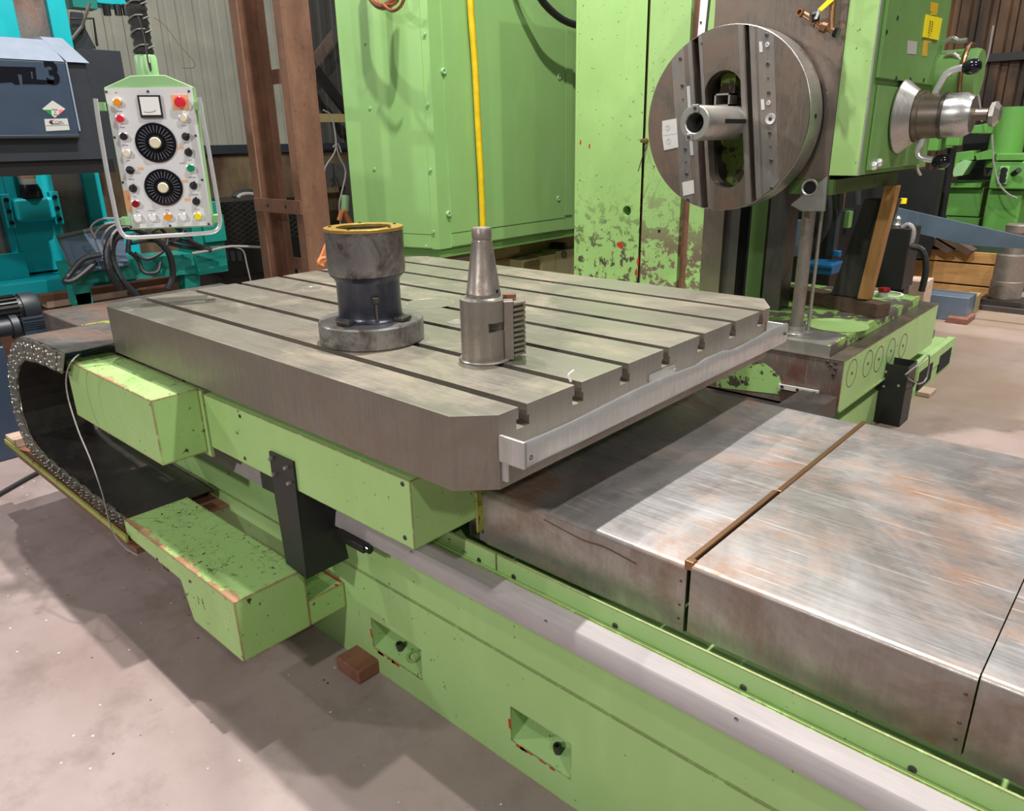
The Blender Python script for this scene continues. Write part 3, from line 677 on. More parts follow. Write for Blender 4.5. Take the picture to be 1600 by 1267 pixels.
for x, y, a in ((203.3, 265.7, 0), (208, 294.4, 1.2), (290.3, 213.4, .6), (294.6, 238, 1.3), (302.4, 290, 1.2), (306.7, 314.7, 1.5)):
    s_ = disc('selector_switch', x, y, .0135, .006, 'charcoal', .0002)
    p = PN(x, y) + nrm * .0062; v = U * math.cos(a) + Vector((0, 0, 1)) * math.sin(a); tt = nrm.cross(v)
    obj('switch_lever', MB().prism([p - v * .011 - tt * .005, p + v * .017 - tt * .003, p + v * .017 + tt * .003, p - v * .011 + tt * .005], nrm * .012), 'black', s_, bev=.002)
quad(281.8, 160, .027, .024, .0002, .0015, 'peach', 'stop_plate')
disc('stop_button', 281.8, 159.5, .018, .022, 'red', .0018, prof=[(.010, 0), (.010, .010), (.018, .012), (.019, .018), (.015, .024), (0, .025)])
for x, y in ((281.8, 231), (219.7, 263.5), (289.7, 283), (293, 312)): quad(x, y, .010, .0045, .0002, .0006, 'yellow' if 0 else 'peach', 'paper_tag')
p = quad(200, 314, .010, .036, .0002, .0006, 'peach', 'paper_tag')
for x, y in ((166, 143.5), (231, 142.8), (295, 142.6), (179, 214.7), (305.6, 212), (192, 285), (315.7, 281), (204.8, 355), (265.8, 352.6), (326, 350)): disc('panel_screw', x, y, .0042, .003, 'dark_steel', .0002, 10)
# small printed legends, each a fine line of marks
m = MB()
for x, y, n_ in ((182, 146, 2), (187, 175, 5), (192, 200, 4), (196, 228, 5), (201, 252, 3), (206, 281, 5), (211, 308, 3), (284, 172, 3), (288, 197, 5), (292, 224, 5), (297, 251, 3), (301, 278, 6), (305, 305, 6), (215, 332, 3), (238, 330, 6), (262, 329, 4), (285, 329, 5), (308, 328, 4), (285, 256, 4), (277, 278, 4)):
    for k in range(n_):
        p = PN(x + (k - n_ / 2) * 1.9, y) + nrm * .0004; m.prism([p, p + U * .0026, p + U * .0026 + Vector((0, 0, .004)), p + Vector((0, 0, .004))], nrm * .0003)
obj('printed_legend', m, 'faint_ink', pd)
for k in range(2): quad(205 + 0 * k, 272 + k * 3, .006, .0006, .0003, .0003, 'faint_ink', 'legend_line')
# handle rail
hp = [PN(*q, .045) for q in ((149, 154), (154, 190), (166, 262), (178, 322), (184, 350), (192, 366), (206, 371), (262, 368), (322, 364), (339, 359), (344, 346), (341, 322), (327, 240), (316, 180), (311, 152))]
hr = obj('grab_rail', MB().tube(hp, .0075, 10, 4), 'chrome', pd, smooth=60)
for q in ((156.5, 166), (309.5, 165), (196, 346), (340, 342)):
    p = PN(*q, .03); obj('rail_lug', MB().prism([p - U * .014 - Vector((0, 0, .013)), p + U * .014 - Vector((0, 0, .013)), p + U * .014 + Vector((0, 0, .013)), p - U * .014 + Vector((0, 0, .013))], -nrm * .06), 'pale_green', pd)
pc = (PN(229, 118) - nrm * .05); top = pc + Vector((0, 0, .075))
obj('collar', MB().lathe([(.036, 0), (.036, .066), (.032, .072), (0, .072)], pc - Vector((0, 0, .004)), (0, 0, 1), 20), 'pale_green', pd, smooth=40)
m = MB(); prof = [(0, .0)]; z = 0
for k in range(70):
    prof += [(.026 + .004 * random.random(), .002 + k * .022), (.031 + .004 * random.random(), .012 + k * .022)]
prof.append((0, 1.56)); m.lathe(prof, pc + Vector((0, 0, .068)), (0, 0, 1), 14)
obj('wrapped_cable', m, 'rubber', pd, smooth=60)
m = MB()
for k in range(6):
    z = .07 + k * .045 + .02 * random.random(); rr = .034
    m.tube([pc + Vector((rr * math.cos(a), rr * math.sin(a), z + .012 * math.sin(a * 1.3))) for a in [j * .7 for j in range(10)]], .0022, 5, 2)
obj('tape_band', m, 'cable_light', pd)
m = MB().tube([PN(240, 27, -.02), PN(258, 40, -.02), PN(280, 70, -.02), PN(303, 96, -.02), PN(302, 106, -.02), PN(285, 106, -.02)], .0012, 5)
obj('loose_wire', m, 'rustdark', pd)
obj('wire_hook', MB().tube([PN(216, 25, .0), PN(226, 60, .0), PN(231, 95, .0), PN(236, 112, .0), PN(234, 98, .0)], .003, 6), 'dark_steel', pd)

def rY(px0, px1, py0, py1, y, depth, mb=None):
    """box whose front (-Y) face stands on plane y; x from the pixel columns at mid height, z from the rows"""
    my, mx = (py0 + py1) / 2, (px0 + px1) / 2
    x0, x1 = PY(px0, my, y).x, PY(px1, my, y).x; z1, z0 = PY(mx, py0, y).z, PY(mx, py1, y).z
    return (mb or MB()).box(x0, x1, y, y + depth, max(z0, 0), z1)
def rX(px0, px1, py0, py1, x, depth, mb=None):
    my, mx = (py0 + py1) / 2, (px0 + px1) / 2
    y0, y1 = PX(px0, my, x).y, PX(px1, my, x).y; z1, z0 = PX(mx, py0, x).z, PX(mx, py1, x).z
    return (mb or MB()).box(x - depth, x, y0, y1, max(z0, 0), z1)

# ================================================================ LEFT: GREY-BLUE GUARDED MACHINE
XH = -5.3
hm = thing('guarded_machine', 'slate-blue machine guard with black lettering at the upper left', 'machine', (-5.6, 1.4, 0))
ya, yb_ = .55, PX(150, 180, XH).y; z0 = PX(80, 251, XH).z; z1 = PX(60, 95, XH).z; yd = PX(110, 150, XH).y
obj('hood', MB().box(XH - .7, XH, ya, yb_, z0, z1), 'charcoal', hm, bev=.004)
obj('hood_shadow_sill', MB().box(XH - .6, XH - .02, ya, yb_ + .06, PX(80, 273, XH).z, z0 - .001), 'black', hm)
obj('door', MB().box(XH + .0005, XH + .02, ya, yd, PX(60, 214, XH).z, z1 - .004), 'slate', hm, bev=.004)
zt = PX(40, 60, XH - .22).z
m = MB(); m.prism([(XH + .02, ya, z1 + .001), (XH - .22, ya, zt), (XH - .7, ya, zt), (XH - .7, ya, z1 + .001)], (0, yd - ya, 0)); obj('sloping_top', m, 'slate_light', hm)
m = MB(); m.prism([(XH + .022, yd + .012, z1 + .001), (XH - .25, yd - .02, zt + .02), (XH - .7, yd - .02, zt + .02), (XH - .7, yd - .02, z1 + .001)], (0, yb_ - yd, 0)); obj('sloping_top', m, 'slate_light', hm)
obj('door_ledge', MB().box(XH + .001, XH + .05, ya, PX(120, 212, XH).y, PX(60, 216, XH).z, PX(60, 211, XH).z), 'charcoal', hm, bev=.003)
obj('door_edge', MB().box(XH + .001, XH + .026, yd + .001, yd + .010, PX(60, 205, XH).z, z1), 'slate_light', hm)
obj('side_housing', MB().box(XH - .9, XH - .35, PX(128, 120, XH - .35).y, PX(195, 120, XH - .35).y, PX(160, 262, XH - .35).z, PX(160, 78, XH - .35).z), 'charcoal', hm)
xl = XH + .0205
def pX(pts, x, th=.002): return MB().prism([PX(a, b, x) for a, b in pts], (th, 0, 0))
lt = pX([(-30, 103), (55, 105), (58, 131), (46, 131), (35, 131), (34, 116), (27, 115), (31, 131.5), (24, 132), (18, 128), (-30, 131)], xl)
obj('black_lettering', lt, 'black_gloss', hm); obj('black_lettering', pX([(57, 124), (84, 126), (84, 131), (58, 131.5)], xl), 'black_gloss', hm)
obj('letter_slot', pX([(48, 112), (50.5, 112), (51.5, 123), (49.5, 123)], xl + .0021, .0005), 'slate', hm)
def text(body, p, right, upv, size, mat, parent, name='lettering', ext=.001, bold=0, align='CENTER'):
    cu = bpy.data.curves.new(name, 'FONT'); cu.body = body; cu.size = size; cu.extrude = ext; cu.offset = bold; cu.align_x = align; cu.align_y = 'CENTER'
    to = bpy.data.objects.new('t', cu); C.objects.link(to); dg = bpy.context.evaluated_depsgraph_get(); me = bpy.data.meshes.new_from_object(to.evaluated_get(dg))
    bpy.data.objects.remove(to); r = Vector(right).normalized(); u = Vector(upv).normalized(); n = r.cross(u)
    o = bpy.data.objects.new(name, me); C.objects.link(o); me.materials.clear(); me.materials.append(M[mat])
    me.transform(Matrix(((r.x, u.x, n.x, 0), (r.y, u.y, n.y, 0), (r.z, u.z, n.z, 0), (0, 0, 0, 1))))
    o.parent = parent; o.location = Vector(p) - OFF[parent.name]; OFF[o.name] = Vector(p); return o
p = PX(82, 116, xl + .001); text('3', p, (0, 1, 0), (0, 0, 1), .17, 'black_gloss', hm, 'black_lettering', .001, .006)
st_ = obj('origin_sticker', pX([(66, 170), (82, 157), (102, 170), (86, 184)], xl, .001), 'label', hm)
obj('flag_stripe', pX([(69, 171.5), (80, 171.5), (81, 180.5), (76, 178)], xl + .0012, .0004), 'flag_green', st_)
obj('flag_stripe', pX([(91.5, 171.5), (101, 171.5), (92, 179)], xl + .0012, .0004), 'flag_red', st_)
p = PX(86, 174, xl + .0018); text('Made\nin\nItaly', p + Vector((0, 0, -.004)), (0, 1, 0), (0, 0, 1), .014, 'ink', st_, 'lettering', .0003)
mp_ = obj('maker_plate', pX([(69, 186), (105, 185), (109, 203), (72, 205)], xl, .002), 'label', hm)
obj('plate_emblem', pX([(76, 191), (79, 187.5), (84, 187.5), (81, 190), (84, 193), (102, 194), (80, 194.5)], xl + .0022, .0004), 'ink', mp_); obj('emblem_tip', pX([(80, 187.6), (85, 187.4), (82, 189.8)], xl + .0028, .0003), 'red', mp_)
obj('plate_line', pX([(72, 196), (107, 195.4), (107, 195.9), (72, 196.6)], xl + .0022, .0004), 'ink', mp_)
p = PX(93, 191.2, xl + .0022); text('CSRL', p, (0, 1, 0), (0, 0, 1), .022, 'ink', mp_, 'lettering', .0003)
screws('door_rivet', [PX(*q, XH) for q in ((103, 103), (113, 153), (119, 196))], (1, 0, 0), .006, .004, 'label', hm, False)
# lower grey body and motors
gb = thing('grey_machine_base', 'dark slate-blue machine base standing on the floor at the left edge', 'machine base', (-4.9, .8, 0))
obj('base_body', MB().box(-5.3, -4.72, .15, PX(22, 600, -4.72).y, 0, PX(10, 540, -4.72).z), 'slate', gb, bev=.01)
obj('base_top', MB().box(-5.28, -4.74, .16, PX(22, 600, -4.74).y - .01, PX(10, 540, -4.72).z + .001, PX(10, 528, -4.72).z), 'charcoal', gb)
mo = thing('finned_motor', 'black finned electric motor with rounded end cap at the left edge', 'motor', tuple(PX(20, 485, -4.95)))
pm = PX(0, 484, -4.95); sc_ = .098
def motor(root, pa, r, l1, l2, matb, mate):
    ax = Vector((0, 1, 0)); pa = Vector(pa)
    obj('motor_body', MB().cyl(pa, pa + ax * l1, r * .9, seg=24), matb, root)
    for k in range(20):
        a = 2 * math.pi * k / 20; v = Vector((math.cos(a), 0, math.sin(a))); tt = Vector((-v.z, 0, v.x))
        obj('cooling_fin', MB().prism([pa + v * r * .88 - tt * .004, pa + v * r * 1.06 - tt * .003, pa + v * r * 1.06 + tt * .003, pa + v * r * .88 + tt * .004], ax * (l1 - .02)), matb, root)
    obj('end_cap', MB().lathe([(0, 0), (r * 1.05, 0), (r * 1.06, l2 * .7), (r * .95, l2), (0, l2)], pa + ax * l1, ax, 28), mate, root, smooth=50)
motor(mo, pm + Vector((0, -.12, -.01)), .082, .22, .085, 'black', 'charcoal')
m2 = thing('gear_motor', 'small dark grey gear motor with square finned housing beneath the finned motor', 'motor', tuple(PX(40, 510, -4.85)))
a_ = PX(-10, 515, -4.85); b_ = PX(26, 510, -4.85)
obj('gear_tube', MB().cyl(a_ - Vector((0, .1, 0)), b_, .05, seg=20), 'charcoal', m2, smooth=50)
obj('tube_flange', MB().cyl(b_ - Vector((0, .03, 0)), b_ + Vector((0, .006, 0)), .068, seg=20), 'charcoal', m2, smooth=50)
q = PX(56, 508, -4.85); obj('motor_housing', MB().box(-4.93, -4.80, q.y - .075, q.y + .05, q.z - .06, q.z + .045), 'slate', m2, bev=.004)
for k in range(5): obj('cooling_fin', MB().box(-4.935, -4.795, q.y - .07, q.y + .055, q.z + .048 + k * .0001, q.z + .051) if k == 0 else MB().box(-4.80, -4.795, q.y - .07, q.y + .052, q.z + .040 - k * .012, q.z + .044 - k * .012), 'charcoal', m2)

# ================================================================ LEFT: CYAN MACHINE
XC = -6.5
cm = thing('cyan_machine', 'tall bright cyan machine column with brown slideways behind the slate guard', 'machine', (-6.9, 2, 0))
ys_ = [PX(a, 380, XC).y for a in (-60, 28, 103, 150, 176)]
zc = 3.2; zb = PX(60, 425, XC).z
obj('slideway', MB().box(XC - .5, XC - .06, ys_[0] - .3, ys_[1], zb, zc), 'brush_dark', cm)
obj('column_body', MB().box(XC - .6, XC, ys_[1], ys_[2], zb, zc), 'cyan', cm, bev=.006)
obj('slideway', MB().box(XC - .5, XC - .05, ys_[2] + .001, ys_[3], zb, zc), 'brush_dark', cm)
obj('column_edge', MB().box(XC - .6, XC, ys_[3] + .001, ys_[4], zb, zc), 'cyan', cm, bev=.006)
obj('column_edge', MB().box(XC - .5, XC, ys_[1] - .001 - .05, ys_[1] - .001, zb, zc), 'cyan', cm, bev=.004)
obj('base_ledge', MB().box(XC - .6, XC + .32, 1.0, ys_[2] + .35, PX(50, 465, XC + .32).z - .06, PX(50, 440, XC + .32).z), 'cyan', cm, bev=.008)
obj('base_skirt', MB().box(XC - .6, XC + .25, 1.0, 2.9, 0, PX(50, 465, XC + .32).z - .061), 'rustdark', cm)
obj('low_door', MB().box(XC - .0, XC + .06, ys_[0] - .3, PX(40, 420, XC).y, zb - .06, PX(20, 395, XC).z), 'cyan', cm)
p = PX(48, 325, XC)
obj('clamp_housing', MB().box(XC + .001, XC + .13, p.y - .13, p.y + .13, p.z - .09, p.z + .08), 'cyan', cm, bev=.03)
for s_ in (-1, 1): obj('clamp_flange', MB().box(XC + .001, XC + .05, p.y + s_ * .16 - .03, p.y + s_ * .16 + .03, p.z - .13, p.z + .11), 'cyan', cm, bev=.004)
screws('clamp_bolt', [(XC + .05, p.y + s_ * .16, p.z + d) for s_ in (-1, 1) for d in (-.09, -.01, .07)], (1, 0, 0), .017, .02, 'black', cm)
obj('screw_collar', MB().lathe([(0, 0), (.08, 0), (.075, .05), (.06, .09), (0, .09)], (XC + .07, p.y, p.z + .081), seg=20), 'black_gloss', cm, smooth=40)
obj('wrapped_screw', MB().lathe([(0, 0), (.052, 0), (.058, .08), (.05, .14), (.06, .2), (.055, .4), (0, .4)], (XC + .07, p.y, p.z + .16), (0, 0, 1), 14), 'label', cm, smooth=60)
obj('tape_wrap', MB().lathe([(.058, 0), (.063, .04), (.06, .09), (.05, .09)], (XC + .07, p.y, p.z + .22), (0, 0, 1), 14), 'peach', cm, smooth=60)
q = PX(155, 340, XC); obj('handle_rail', MB().tube([(XC + .001, q.y - .06, q.z - .02), (XC + .06, q.y - .06, q.z - .02), (XC + .06, q.y + .14, q.z - .02), (XC + .001, q.y + .14, q.z - .02)], .008, 6, 0), 'cyan', cm)
q = PX(165, 352, XC); obj('low_housing', MB().box(XC - .5, XC + .04, ys_[3], q.y + .22, zb, PX(160, 340, XC).z - .05), 'cyan', cm, bev=.006)
oh = thing('overhead_cyan_block', 'small cyan block with black fittings at the top edge above the pale wall', 'machine part', tuple(PX(175, 3, -7)))
obj('block', rX(150, 200, -20, 7, -7, .25), 'cyan', oh, bev=.005); obj('arm', rX(112, 150, -20, 12, -7, .15), 'teal', oh)
for x in (165, 183, 196): obj('black_fitting', MB().cyl(PX(x, 7, -6.95), PX(x, 7, -6.95) - Vector((0, 0, .08)), .03, seg=10), 'black', oh)
lk = thing('linkage_arm', 'dark jointed link rods hanging above the slate guard', 'linkage', tuple(PX(130, 40, -6.9)))
obj('link_rod', MB().tube([PX(140, 5, -6.9), PX(128, 42, -6.9), PX(112, 62, -6.9)], .014, 6, 0), 'brush_dark', lk); obj('link_rod', MB().tube([PX(110, 29, -6.9), PX(146, 29, -6.9), PX(152, 72, -6.9)], .010, 6, 0), 'black', lk)
obj('link_plate', MB().prism([PX(*q, -6.95) for q in ((112, 18), (130, 20), (134, 45), (150, 76), (118, 76), (112, 60))], (-.04, 0, 0)), 'charcoal', lk)

# ================================================================ LEFT: TEAL FRAME WITH CABLES
XT = -5.75
tf = thing('teal_frame', 'dark teal steel frame carrying a heap of cables behind the table', 'frame', (-5.8, 3, 0))
def barX(pts, th, mat, name, root, x): return obj(name, MB().prism([PX(a, b, x) for a, b in pts], (-th, 0, 0)), mat, root)
barX([(110, 414), (345, 392), (345, 424), (118, 444)], .3, 'teal', 'top_beam', tf, XT)
barX([(112, 444), (140, 441), (143, 474), (118, 477)], .12, 'teal', 'leg', tf, XT - .02); barX([(288, 428), (312, 425), (313, 452), (290, 454)], .12, 'teal', 'leg', tf, XT - .02)
for a, b in ((118, 143), (290, 313)):
    p0 = PX(a, 460, XT - .02); p1 = PX(b, 460, XT - .02); obj('foot', MB().box(XT - .14, XT - .02, p0.y, p1.y, 0, p0.z), 'teal', tf)
obj('post_box', rX(302, 350, 316, 428, XT + .05, .3), 'teal', tf, bev=.004); obj('box_step', rX(318, 352, 336, 378, XT + .09, .3), 'teal', tf, bev=.004)
ty = thing('drip_tray', 'sloping grey sheet tray on the teal frame left of the cables', 'tray', tuple(PX(130, 385, XT)))
obj('tray_sheet', MB().prism([PX(92, 372, XT - .15), PX(190, 352, XT - .45), PX(200, 412, XT + .05), PX(115, 426, XT + .1)], (0, 0, -.01)), 'bluegrey', ty)
obj('tray_rim', MB().prism([PX(88, 368, XT - .14), PX(92, 372, XT - .14), PX(117, 428, XT + .11), PX(112, 426, XT + .11)], (-.02, 0, .02)), 'brush_dark', ty)
obj('tray_rim', MB().prism([PX(88, 368, XT - .14), PX(188, 347, XT - .44), PX(190, 352, XT - .44), PX(92, 372, XT - .14)], (-.02, 0, .0)), 'brush_dark', ty)
XK = XT + .12
random.seed(3)
cabs = [([(188, 452), (170, 420), (168, 385), (190, 358), (225, 362), (262, 392), (270, 430), (262, 452)], .020),
        ([(215, 462), (190, 435), (176, 400), (182, 372), (205, 368)], .018),
        ([(158, 398), (130, 405), (108, 430), (102, 440), (118, 436), (150, 410)], .017),
        ([(150, 372), (142, 355), (160, 342), (190, 345), (175, 370), (160, 395)], .010), ([(155, 392), (148, 368), (165, 350), (200, 348)], .010),
        ([(165, 395), (160, 372), (178, 352), (215, 352)], .010), ([(172, 390), (176, 366), (195, 354), (230, 356)], .012),
        ([(200, 395), (205, 370), (240, 366), (290, 378), (330, 392)], .016), ([(205, 380), (240, 376), (300, 388), (345, 386)], .012),
        ([(200, 392), (215, 405), (225, 425), (245, 425), (250, 410)], .013), ([(250, 355), (262, 372), (255, 392), (230, 405), (210, 395)], .011),
        ([(270, 350), (285, 366), (310, 382), (335, 390)], .010), ([(215, 372), (260, 352), (290, 362), (300, 380)], .012), ([(290, 352), (280, 372), (262, 378)], .009)]
CL = ['thick dark cable looping widest in front of the teal frame', 'dark cable running down from the heap to the table corner', 'dark cable bent to a point left of the heap above the teal leg',
      'pale cable forming the outermost arch of the heap above the grey tray', 'pale cable in the second arch of the heap', 'pale cable in the third arch of the heap', 'pale cable in the innermost arch of the heap',
      'long dark cable running right from the heap to the teal post', 'thinner dark cable lying straight along the teal beam', 'dark cable hooked upward in the middle of the teal beam', 'dark cable drooping directly below the pendant rail',
      'dark cable end slanting to the teal box right of the heap', 'dark cable humped just under the pendant', 'short dark cable stub below the pendant']
for i, (pp_, r) in enumerate(cabs):
    pts = [PX(a, b, XK + .03 * math.sin(j * 1.7 + i)) for j, (a, b) in enumerate(pp_)]
    o = obj('machine_cable', MB().tube(pts, r * (.7 if 3 <= i <= 6 else 1.15), 8, 4), 'cable_light' if 3 <= i <= 6 else 'cable', loc=tuple(pts[0]))
    tag(o, CL[i], 'cable', 'cables heaped on the teal frame')
rp = [PX(a, b, XT + .15) for a, b in ((300, 396), (330, 391), (360, 385), (400, 386), (430, 388))]
tag(obj('twisted_rope', MB().tube(rp, .010, 6), 'cable_light', loc=tuple(rp[0])), 'pale twisted rope stretched from the cable heap towards the rusty column', 'rope')
rp = [PX(a, b, XT + .15) for a, b in ((366, 386), (380, 392), (386, 415), (392, 440))]
tag(obj('hanging_wire', MB().tube(rp, .006, 6), 'cable_light', loc=tuple(rp[0])), 'thin white wire hanging from the twisted rope', 'wire')
# brown beams lying behind
for (a, b, c_, d, lab, mat) in ((58, 300, 446, 456, 'dark brown steel beam lying on the floor under the teal frame, upper one', 'rustdark'), (72, 200, 462, 472, 'pinkish timber beam on the floor under the teal frame, lower one', 'wood_pale')):
    tag(obj('floor_beam', rX(a, b, c_, d, -6.05, .12), mat, loc=(-6.1, 2.5, .5)), lab, 'beam')
# checker plate box
kb = thing('checker_plate_box', 'black checker-plate cabinet between the pendant and the rusty column', 'cabinet', (-7, 3.4, 0))
obj('box_body', rX(340, 470, 312, 425, -6.9, .7), 'checker', kb)
obj('box_base', MB().box(-7.6, -6.95, PX(340, 430, -6.9).y, PX(470, 430, -6.9).y, 0, PX(400, 425, -6.9).z - .001), 'black', kb)
ka, kz = PX(340, 380, -6.9), PX(470, 380, -6.9); m = MB(); zk0 = PX(400, 378, -6.9).z; zk1 = PX(400, 314, -6.9).z
ny = 20
for i in range(ny):
    for j in range(16):
        y = ka.y + (kz.y - ka.y) * (i + .5) / ny; z = zk0 + (zk1 - zk0) * (j + .5) / 16; s_ = 1 if (i + j) % 2 else -1
        m.prism([(-6.8999, y - .022, z - s_ * .012 - .003), (-6.8999, y + .022, z + s_ * .012 - .003), (-6.8999, y + .022, z + s_ * .012 + .003), (-6.8999, y - .022, z - s_ * .012 + .003)], (.005, 0, 0))
tb_ = obj('raised_tread', m, 'dark_steel', kb); tb_['kind'] = 'stuff'
for k in range(3): obj('vent_slot', rX(350 + k * 10.5, 357 + k * 10.5, 392, 408, -6.893, .012), 'charcoal', kb)
wl_ = thing('coil_reel', 'dark coil of cable on top of the checker-plate cabinet', 'cable reel', tuple(PX(385, 305, -7.1)))
obj('coil', MB().tube([PX(365 + 22 * (1 - math.cos(a)) , 308 - 9 * math.sin(a), -7.1) for a in [j * .4 for j in range(9)]], .025, 8), 'cable', wl_)
obj('coil', MB().tube([PX(372 + 16 * (1 - math.cos(a)) , 309 - 6 * math.sin(a), -7.05) for a in [j * .4 for j in range(9)]], .02, 8), 'cable_light', wl_)

# ================================================================ RUSTY BUILDING COLUMN
rc = thing('rusty_column', 'rusty brown lattice building column of two channels joined by plates', 'column', (-5.2, 3.2, 0))
YR = 3.0; zt = 3.6
X = [PY(a, 310, YR).x for a in (397, 407.5, 460, 471)]
xw = X[3]; yw = PX(512, 310, xw).y; yl = YR + (yw - YR)
obj('channel_flange', MB().box(X[0], X[1], YR, YR + .012, 0, zt), 'rustcol', rc); obj('channel_web', MB().box(X[0], X[0] + .012, YR + .013, yl - .013, 0, zt), 'rustdark', rc); obj('channel_flange', MB().box(X[0], X[1], yl - .012, yl, 0, zt), 'rustcol', rc)
obj('channel_flange', MB().box(X[2], X[3] - .0005, YR, YR + .012, 0, zt), 'rustcol', rc); obj('channel_web', MB().box(X[3] - .012, X[3], YR + .013, yl - .013, 0, zt), 'rustcol', rc); obj('channel_flange', MB().box(X[2], X[3], yl - .012, yl, 0, zt), 'rustcol', rc)
for (a, b) in ((311, 332),):
    zz1, zz0 = PY(430, a, YR).z, PY(430, b, YR).z
    bp = obj('batten_plate', MB().box(X[0] + .01, X[3] - .01, YR - .010, YR - .0005, zz0, zz1), 'rustcol', rc)
    screws('batten_hole', [(X[0] + .2, YR - .010, (zz0 + zz1) / 2), (X[3] - .2, YR - .010, (zz0 + zz1) / 2)], (0, -1, 0), .012, .001, 'hole', bp, False)
for (a, b) in ((402, 420), (104, 128)):
    zz1, zz0 = PY(460, a, yl).z, PY(460, b, yl).z; obj('batten_plate', MB().box(X[0] + .01, X[3] - .01, yl + .001, yl + .010, zz0, zz1), 'rustcol', rc)

# dark bracing behind
br = thing('steel_bracing', 'dark steel diagonal bracing in the shade between rusty column and green cabinet', 'bracing', (-8, 5.5, 1))
XB = -8.55
for (a, b, c_, d, wd) in ((482, 110, 590, -30, 11), (480, 90, 610, 260, 12), (460, 330, 600, 470, 10)):
    p, q = PX(a, b, XB), PX(c_, d, XB); v = (q - p).normalized(); n_ = Vector((0, -v.z, v.y)) * .06
    obj('brace', MB().prism([p - n_, q - n_, q + n_, p + n_], (-.06, 0, 0)), 'brush_dark' if d < 0 else 'black', br)
obj('girt', MB().box(-8.3, -8.15, PX(480, 184, -8.15).y, 9, PX(540, 191, -8.15).z, PX(540, 178, -8.15).z), 'cream_dark', br)
bl = thing('stone_ledge', 'dark rough block ledge behind the rusty column', 'ledge', (-8, 6, 0))
obj('ledge_block', rX(500, 612, 254, 290, -8.0, .4), 'sheet_dark', bl); obj('ledge_pier', rX(548, 575, 290, 380, -7.95, .2), 'sheet_dark', bl); obj('ledge_foot', rX(500, 640, 380, 470, -8.0, .3), 'black', bl)
hc = thing('hanging_cables', 'pale thin cables hanging in the dark gap beside the green cabinet', 'cable', tuple(PX(520, 250, -7.6)))
for pl in ([(505, 172), (518, 182), (525, 220), (522, 240), (508, 262), (505, 290)], [(524, 222), (530, 245), (540, 268), (534, 300), (530, 320), (532, 350)], [(520, 230), (528, 225), (533, 238)]):
    obj('cable_run', MB().tube([PX(a, b, -7.6) for a, b in pl], .010, 6), 'cable_light', hc)
js = thing('junction_tube', 'pale green tube end with orange wrap hanging beside the rusty column', 'fitting', tuple(PX(537, 330, -7.2)))
obj('tube', MB().cyl(PX(539, 330, -7.2), PX(540, 305, -7.2), .045, seg=12), 'pale_green', js); obj('orange_wrap', MB().tube([PX(*q, -7.15) for q in ((530, 345), (536, 330), (545, 345), (552, 358))], .03, 8), 'orange_strap', js)
sk = thing('sling_strap', 'orange lifting strap hooked behind the far edge of the table', 'strap', tuple(PX(507, 405, -4.2)))
obj('strap', MB().prism([PX(*q, -4.2) for q in ((513, 374), (522, 372), (520, 395), (505, 414), (499, 408))], (-.02, 0, 0)), 'orange_strap', sk)
obj('strap_hook', MB().tube([PX(*q, -4.15) for q in ((505, 416), (498, 412), (500, 405), (508, 403))], .012, 8), 'orange_strap', sk)

# ================================================================ GREEN ELECTRICAL CABINET
ca = thing('electrical_cabinet', 'tall light green electrical cabinet with screwed panels and yellow hose down its side', 'cabinet', (-5, 5, .7))
A = Vector((-4.62, 4.2, 0)); Lf = PZ(586, 384, .81); Lf.z = 0; dl = (Lf - A); dl.normalize(); nl = Vector((dl.y, -dl.x, 0)); nl = nl if nl.y < 0 else -nl
Le = A + dl * (PY(562, 0, 4.2) - PY(677, 0, 4.2)).length; YE = 7.2; ztop = 3.1; zb0 = .81
foot = [A, Vector((A.x, YE, 0)), Vector((Le.x, YE, 0)), Le]
obj('cabinet_body', MB().prism([Vector((p.x, p.y, zb0)) for p in foot], (0, 0, ztop - zb0)), 'green_clean', ca)
ins = [A + Vector((-.02, .02, 0)), Vector((A.x - .02, YE, 0)), Vector((Le.x, YE, 0)), Le + Vector((0, .02, 0))]
obj('plinth', MB().prism([Vector((p.x, p.y, .735)) for p in ins], (0, 0, .074)), 'green_side', ca)
obj('support_leg', MB().box(-6.0, -5.75, 6.2, 6.5, .0, .734), 'charcoal', ca)
def onL(u, z, off=.0): p = A + dl * u + nl * off; return Vector((p.x, p.y, z))
zs = PX(690, 366, -4.62).z
LW = (Le - A).length
obj('left_panel', MB().prism([onL(.07, zs + .0), onL(LW - .01, zs), onL(LW - .01, ztop), onL(.07, ztop)], nl * .008), 'green_clean', ca)
obj('left_kick_panel', MB().prism([onL(.07, zb0 + .01), onL(LW - .01, zb0 + .01), onL(LW - .01, zs - .006), onL(.07, zs - .006)], nl * .006), 'green_clean', ca)
yq = [PX(a, 200, A.x).y for a in (697, 742, 881)]
obj('side_panel', MB().box(A.x + .0005, A.x + .009, yq[0] , yq[1], zs, ztop), 'green_clean', ca)
obj('cabinet_door', MB().box(A.x + .0005, A.x + .012, yq[1] + .012, yq[2], zs, ztop), 'green_clean', ca)
obj('kick_panel', MB().box(A.x + .0005, A.x + .008, yq[0], yq[2], zb0 + .01, zs - .008), 'green_clean', ca)
obj('edge_panel', MB().box(A.x + .0005, A.x + .012, yq[2] + .015, yq[2] + .12, zs + .02, ztop), 'green_clean', ca)
screws('panel_screw', [PX(*q, A.x + .009) for q in ((693, 111), (701, 334), (872, 310), (873, 120))], (1, 0, 0), .024, .012, 'pale_green', ca)
sl = []
for (a, b) in ((663, 53), (668, 163), (672, 265), (677, 362), (570, 67), (578, 169), (585, 264), (665, 385)):
    d = ray(a, b); p0_ = A + nl * .009; sl.append(EYE + d * ((p0_ - EYE).dot(nl) / d.dot(nl)))
